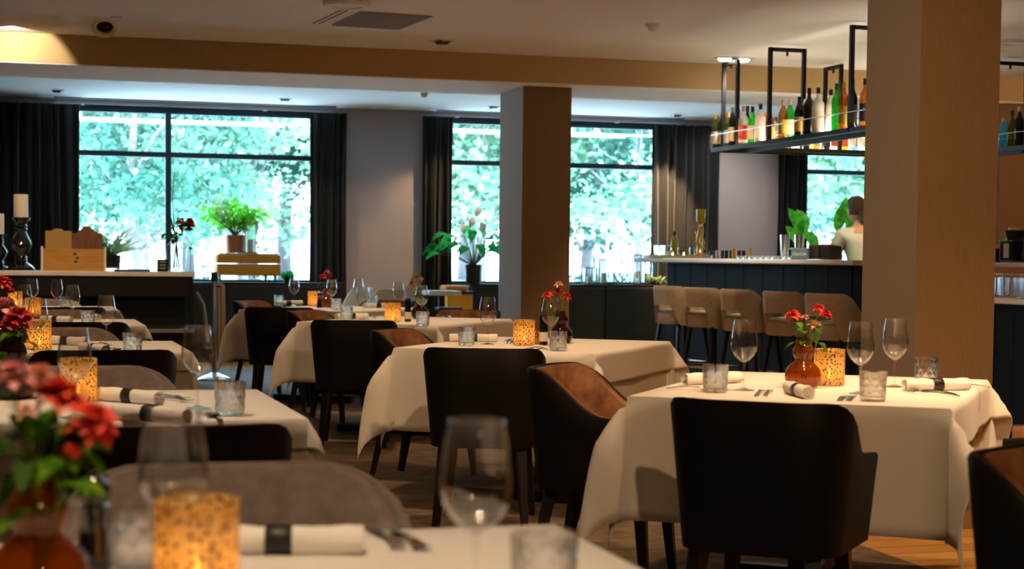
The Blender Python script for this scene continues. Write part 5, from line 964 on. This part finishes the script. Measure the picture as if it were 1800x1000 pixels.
lantern(440, bz, SY - .08, .14, .34, 'copper', 'copper framed lantern on the mustard bench')
potplant(507, SZL, 'pot_dark', 'low green plant on the ledge beside the mustard bench', 'small', pot_r=.06, pot_h=.05)
potplant(833, SZL, 'pot_dark', 'big dark-leaved plant with pale blooms in a dark pot on the ledge', 'lily', pot_r=.10, pot_h=.22)
potplant(1153, SZL, 'pot_dark', 'small pale leafy plant on the ledge beside the bar end', 'small', pot_r=.05, pot_h=.03)
for k, (px, w, h, lb) in enumerate(((1036, .13, .20, 'small black lantern on the ledge beside the far column'), (1062, .18, .30, 'larger black lantern on the ledge beside the far column'), (1121, .14, .36, 'tall black lantern on the ledge under the bar tip'), (1139, .10, .30, 'slim black lantern on the ledge half behind the curtain'))): lantern(px, SZL, SY + .02, w, h, 'frame_dark', lb)
v = sill(1095); o = ob('glass_tray', MB().box((-.16, -.1, 0), (.16, .1, .012)).box((-.16, -.1, .012), (-.15, .1, .08)).box((.15, -.1, .012), (.16, .1, .08)).box((-.15, -.1, .012), (.15, -.09, .08)).box((-.15, .09, .012), (.15, .1, .08)).mesh('glass_tray', 'clear_glass', False), None, v); tag(o, 'shallow glass box between the black lanterns on the ledge', 'box')
# grassy plant on a white wire stand by the widest window, big-leaved plant on a stand behind the bar
def stand(px, Y, z, mat, label):
    v = PYP(px, 470, Y); mb = MB(); 
    for k in range(4): a = PI / 4 + k * PI / 2; mb.tube([(.10 * math.cos(a), .10 * math.sin(a), 0), (.10 * math.cos(a), .10 * math.sin(a), z)], .010, 8)
    for zz in (.25, z - .01): mb.tube([(.10 * math.cos(t), .10 * math.sin(t), zz) for t in [2 * PI * k / 16 for k in range(17)]], .008, 6)
    mb.lathe([(0, z - .012), (.12, z - .012), (.12, z), (0, z)], 24); o = ob('plant_stand', mb.mesh('plant_stand', mat), None, (v.x, v.y, 0)); tag(o, label, 'plant stand', 'plant stands')
stand(196, 18.6, 1.05, 'plastic_white', 'white wire plant stand behind the pine crate'); potplant(196, 1.0505, 'pot_dark', 'wispy grassy plant by the window behind the pine crate', 'grass', Y=18.6, pot_r=.10, pot_h=.13)
stand(1452, 17.6, .95, 'black_metal', 'plant stand behind the bar under the large-leaved plant'); potplant(1452, .9505, 'pot_dark', 'large-leaved bright green plant behind the bar, beside the person', 'banana', Y=17.6, pot_r=.13, pot_h=.24)
# cafe furniture in the gap before the lilac wall
def cafe_chair(px, dist, rz, label):
    v = PD(px, 560, dist); r = ob('cafe_chair', None, None, (v.x, v.y, 0), rz); tag(r, label, 'chair', 'cream cafe chairs'); path = upath(.17, .0, -.22, .13); sh = ustrip(path, lambda k: .88 - .22 * smooth((k - .35) / .6), lambda k: .44, 0, -.03, .06, .5, 'backrest', 'cream'); ob('backrest', sh, r); ob('seat', cushion(.44, .44, .42, .48, 0, 'seat', 'cream', 3), r)
    for sx in (-1, 1):
        for sy in (-1, 1): ob('leg', MB().bar((sx * .16, sy * .16, .42), (sx * .2, sy * .2, 0), .03, .03, w2=.02, d2=.02).mesh('leg', 'leg_black', False), r)
cafe_chair(612, 17.2, R(120), 'cream rounded chair beside the banquette end'); cafe_chair(676, 16.3, R(150), 'cream chair before the lilac wall, behind the leafy bouquet')
v = PD(776, 512, 17.6); ht = ob('high_table', None, None, (v.x, v.y, 0)); tag(ht, 'small high table with thick pale top before the curtain', 'table'); bev(ob('top', MB().box((-.17, -.17, .80), (.17, .17, .85)).mesh('top', 'plastic_white', False), ht), .01); ob('post', MB().box((-.03, -.03, .02), (.03, .03, .80)).mesh('post', 'leg_black', False), ht); ob('foot', MB().box((-.15, -.15, 0), (.15, .15, .02)).mesh('foot', 'leg_black', False), ht)
v = PD(789, 530, 16.9); ls = ob('low_stool', None, None, (v.x, v.y, 0)); tag(ls, 'small black stool in front of the yellow cabinet', 'stool'); bev(ob('seat', MB().box((-.12, -.1, .66), (.12, .1, .70)).mesh('seat', 'leg_black', False), ls), .01)
for sx in (-1, 1):
    for sy in (-1, 1): ob('leg', MB().bar((sx * .09, sy * .08, .66), (sx * .12, sy * .1, 0), .03, .03).mesh('leg', 'leg_black', False), ls)
a = PD(786, 540, 18.2); b = PD(830, 540, 18.3); yc = ob('cabinet', None, None, ((a.x + b.x) / 2, a.y, 0)); w = (b.x - a.x) / 2; tag(yc, 'yellow fronted cabinet with dark top beside the banquette end', 'cabinet'); bev(ob('body', MB().box((-w, 0, .04), (w, .4, .80)).mesh('body', 'yellow', False), yc), .008); bev(ob('top', MB().box((-w - .01, -.01, .80), (w + .01, .41, .83)).mesh('top', 'frame_dark', False), yc), .004); ob('plinth', MB().box((-w, .02, 0), (w, .38, .04)).mesh('plinth', 'leg_black', False), yc)
o = bev(ob('seat_pad', MB().box((-.12, -.14, 0), (.12, .14, .06)).mesh('seat_pad', 'cap_orange', False), None, ((a.x + b.x) / 2 - .02, a.y + .2, .831)), .02, 3); tag(o, 'orange cushion lying on the yellow cabinet', 'cushion')
# ------------------------------------------------------------------ ceiling fittings
def ceil(x, y, z=CEIL): return PZ(x, y, z)
SP = []
def square_light(x, y, label, on=False, n=1, s=.085, rz=0):
    p = ceil(x, y); r = ob('downlight', None, None, p, rz); tag(r, label, 'downlight', 'recessed downlights'); L = s * n; fm = MB()
    for lo, hi in (((-L, -s), (L, -s + .012)), ((-L, s - .012), (L, s)), ((-L, -s + .012), (-L + .012, s - .012)), ((L - .012, -s + .012), (L, s - .012))): fm.box((*lo, -.006), (*hi, -.0005))
    ob('trim_ring', fm.mesh('trim_ring', 'plastic_white', False), r); ob('recess', MB().box((-L + .012, -s + .012, -.003), (L - .012, s - .012, -.0008)).mesh('recess', 'leg_black', False), r)
    for k in range(n): cx_ = (k - (n - 1) / 2) * 2 * s; ob('lamp', MB().lathe([(0, -.030), (.045, -.026), (.058, -.010), (.058, -.003), (0, -.003)], 24, (cx_, 0, 0)).mesh('lamp', 'lamp_on' if on else 'gloss_black'), r); ob('reflector_ring', MB().lathe([(.058, -.003), (.064, -.012), (.068, -.012), (.066, -.003), (.058, -.003)], 24, (cx_, 0, 0)).mesh('reflector_ring', 'chrome'), r)
    SP.append(p); return p
square_light(777, 72, 'square recessed downlight in the open ceiling before the beam', rz=.2)
square_light(1290, 102, 'bright twin square downlight at the bottle rack', True, 2)
for x, y, lb in ((101, 158, 'small downlight above the curtain behind the candlesticks'), (500, 174, 'small downlight above the widest window'), (868, 187, 'small downlight beside the far column'), (1190, 201, 'small downlight above the spotlit curtain')): square_light(x, y, lb, s=.07)
p = ceil(184, 40); gl = ob('gimbal_spotlight', None, None, p); tag(gl, 'round tilted spotlight with a pale rim in the ceiling', 'spotlight'); rim = MB().lathe([(.062, 0), (.090, -.005), (.098, -.035), (.085, -.055), (.062, -.035), (.062, 0)], 28).mesh('rim', 'cream'); o = ob('rim', rim, gl, (0, 0, -.012), 0, (R(-38), 0, 0)); o = ob('lamp', MB().lathe([(0, -.012), (.055, -.012), (.06, -.004), (0, -.003)], 24).mesh('lamp', 'leg_black'), gl, (0, 0, -.02), 0, (R(-38), 0, 0)); ob('housing', MB().lathe([(0, -.0005), (.058, -.0005), (.058, -.03), (.0, -.03)], 24).mesh('housing', 'leg_black'), gl)
def disc(name, x, y, r, h, mat, label, cat):
    p = ceil(x, y); o = ob(name, MB().lathe([(0, -.0005), (r, -.0005), (r, -h * .5), (r * .92, -h), (r * .62, -h * 1.05), (r * .58, -h * .8), (0, -h * .8)], 36).mesh(name, mat), None, p); tag(o, label, cat); return o
disc('ceiling_sensor', 205, 30, .045, .010, 'plastic_white', 'tiny pale round ceiling sensor beside the tilted spotlight', 'sensor'); disc('ceiling_speaker', 610, 4, .165, .03, 'plastic_white', 'round pale ceiling speaker cut by the picture top', 'speaker'); disc('ceiling_speaker', 1775, 74, .16, .018, 'plastic_white', 'round ceiling speaker beyond the wide column', 'speaker')
p = ceil(1147, 42); sd = ob('smoke_detector', None, None, p); tag(sd, 'round smoke detector alone on the ceiling', 'smoke detector'); ob('base', MB().lathe([(0, -.0005), (.055, -.0005), (.052, -.025), (0, -.025)], 28).mesh('base', 'plastic_white'), sd); ob('sensor_head', MB().lathe([(0, -.025), (.038, -.025), (.036, -.045), (.024, -.055), (0, -.056)], 24).mesh('sensor_head', 'plastic_white'), sd)
p = ceil(745, 162); o = ob('motion_detector', MB().lathe([(0, -.0005), (.045, -.0005), (.045, -.03), (.03, -.055), (0, -.06)], 24).mesh('motion_detector', 'plastic_white'), None, p); tag(o, 'small dome sensor on the ceiling beyond the beam', 'sensor')
A, B, D_ = ceil(582, 43), ceil(703, 50.5), ceil(600, 21); vx = B - A; ang = math.atan2(vx.y, vx.x); vg = ob('ceiling_vent', None, None, A, ang); tag(vg, 'grey rectangular air grille in the ceiling', 'vent'); gw = vx.length; gd = 1.15 * abs((D_ - A).dot(Vector((-math.sin(ang), math.cos(ang), 0)))); gd = -gd if (D_ - A).dot(Vector((-math.sin(ang), math.cos(ang), 0))) < 0 else gd
y0, y1 = min(0, gd), max(0, gd); ob('face', MB().box((0, y0, -.006), (gw, y1, -.0005)).mesh('face', 'grille_grey', False), vg); sl = MB()
for k in range(24): yy = y0 + (y1 - y0) * (k + .5) / 24; sl.box((.01, yy - .006, -.011), (gw - .01, yy + .006, -.006))
ob('slats', sl.mesh('slats', 'grille_grey', False), vg)
fmn = MB()
for k in range(2): fmn.box((-.10 - .045 * k, y0, -.004), (-.085 - .045 * k, y1, -.0005))
ob('side_slot', fmn.mesh('side_slot', 'grille_grey', False), vg)
# ------------------------------------------------------------------ light
def spot(p, to, power, col, size=70, blend=.7, r=.05):
    l = bpy.data.lights.new('spot', 'SPOT'); l.energy = power; l.color = col; l.spot_size = R(size); l.spot_blend = blend; l.shadow_soft_size = r
    o = bpy.data.objects.new('spot_lamp', l); C.objects.link(o); o.location = p; o.rotation_euler = (Vector(to) - Vector(p)).to_track_quat('-Z', 'Y').to_euler(); o['kind'] = 'helper'; return o
WARM = (1, .64, .34); SOFT = (1, .72, .46); COOL = (.80, .90, 1)
def tspot(c, pw, col):
    p = Vector((c.x - .12, c.y - .3, 2.86))
    if BY0 - .5 < p.y: p = Vector((c.x - .1, BY0 + .5, 2.64))
    spot(p, (c.x, c.y, .75), pw, col, 78, .8, .06)
for i, c in enumerate(RT): tspot(c, (76, 74, 66, 56)[i], (WARM, WARM, WARM, WARM)[i])
for i, c in enumerate(LT): tspot(c, (78, 74, 66, 58, 50)[i], SOFT if i < 2 else WARM)
spot((.2, BY0 + .5, 2.64), (.6, HY + .1, 1.1), 60, WARM, 80, .8); spot((1.3, .9, 2.86), (2.7, 4.6, .45), 92, WARM, 60, .8); spot((.2, 5.6, 2.86), (2.4, 7.4, .45), 34, WARM, 60, .8); spot((.8, 8.6, 2.86), (2.3, 10.6, .45), 26, WARM, 60, .8)
spot((5.0, 13.0, 2.86), (5.6, 13.0, .7), 70, WARM, 95, .9); spot((4.2, 9.6, 2.86), (4.6, 9.8, 0), 70, WARM, 90, .9)
spot((3.9, 4.9, 2.86), (3.9, 5.2, 0), 120, WARM, 95, .9)
spot((2.3, 3.9, 2.86), (3.2, 6.6, 1.2), 120, WARM, 80, .9)
for x, y, tx, ty_, pw in ((1190, 201, 1168, 340, 340), (868, 187, 790, 330, 40), (868, 187, 715, 380, 30), (500, 174, 560, 400, 18)):
    p = ceil(x, y); t = PYP(tx, ty_, YW - .3); spot(p - Vector((0, .0, .04)), t, pw, WARM, 50, .6, .03)
p = ceil(1290, 102); spot(p - Vector((0, 0, .04)), (p.x + .3, p.y + .1, 1.2), 120, (1, .85, .65), 110, .7, .05)
p = PYP(1345, 250, 12.9); spot((7.0, 12.2, 2.86), (7.0, 13.2, 1.3), 45, WARM, 110, .8)
sx_ = PYP(22, 90, BY0).x; spot((sx_, BY0 - .42, 2.87), (sx_, BY0, 2.66), 16, (1, .88, .68), 95, .2, .02)
p = PYP(1300, 260, 18.3); spot((p.x, 18.3, 2.86), (p.x + .1, YW, 1.5), 45, (1, .88, .82), 95, .9)
spot((10.0, 11.0, 2.86), (10.0, 14, 1.2), 90, WARM, 110, .8)
for cx_, cy_, w_, d_ in ((SX0 + .16, 11.8, .04, 3.3), ((SX1 + BX0) / 2, FY0 + .17, 1.6, .04)):       # light strips set in the bottle rack, shining up
    l = bpy.data.lights.new('rack_light', 'AREA'); l.shape = 'RECTANGLE'; l.size = w_; l.size_y = d_; l.energy = 7.5; l.color = (1, .86, .66); o = bpy.data.objects.new('rack_light', l); C.objects.link(o); o.location = (cx_, cy_, SZ + .004); o.rotation_euler = (PI, 0, 0); o['kind'] = 'helper'
# unseen fill spots behind and beside the viewer, added to brighten the room
for x in (-3.5, .5, 4.5): spot((x, -1.2, 2.86), (x, -.6, 0), 85, WARM, 120, .9, .1)
for x, y in ((-3.6, 3), (-3.6, 7.5), (-3.6, 12), (7.5, 5)): spot((x, y, 2.86), (x, y, 0), 85, WARM, 120, .9, .1)
for p, e in LIGHTS:
    l = bpy.data.lights.new('candle_light', 'POINT'); l.energy = e * .3; l.color = (1, .70, .40); l.shadow_soft_size = .006; o = bpy.data.objects.new('candle_light', l); C.objects.link(o); o.location = p; o['kind'] = 'helper'
sun = bpy.data.lights.new('sun', 'SUN'); sun.energy = 8.0; sun.angle = .02; sun.color = (1, .97, .9); so = bpy.data.objects.new('sun', sun); C.objects.link(so); so.rotation_euler = Vector((.35, .75, -.85)).to_track_quat('-Z', 'Y').to_euler()
w = bpy.data.worlds.new('sky'); scene.world = w; w.use_nodes = True; nt = w.node_tree; bg = nt.nodes['Background']; bg.inputs[0].default_value = (.62, .80, 1, 1); bg.inputs[1].default_value = 7.5
for a, b in W:                                                            # portals that help sample the daylight through the panes
    l = bpy.data.lights.new('portal', 'AREA'); l.shape = 'RECTANGLE'; l.size = b - a; l.size_y = HEAD - SILL; l.cycles.is_portal = True; o = bpy.data.objects.new('window_portal', l); C.objects.link(o); o.location = ((a + b) / 2, YW + .35, (HEAD + SILL) / 2); o.rotation_euler = (-PI / 2, 0, 0); o['kind'] = 'helper'
scene.view_settings.view_transform = 'Standard'; scene.view_settings.look = 'None'; scene.view_settings.exposure = 1.0; scene.view_settings.gamma = 1; scene.view_settings.use_curve_mapping = False
cy = scene.cycles; cy.use_denoising = True; cy.max_bounces = 10; cy.transparent_max_bounces = 32; cy.transmission_bounces = 8; cy.caustics_reflective = False; cy.caustics_refractive = False; cy.sample_clamp_indirect = 6
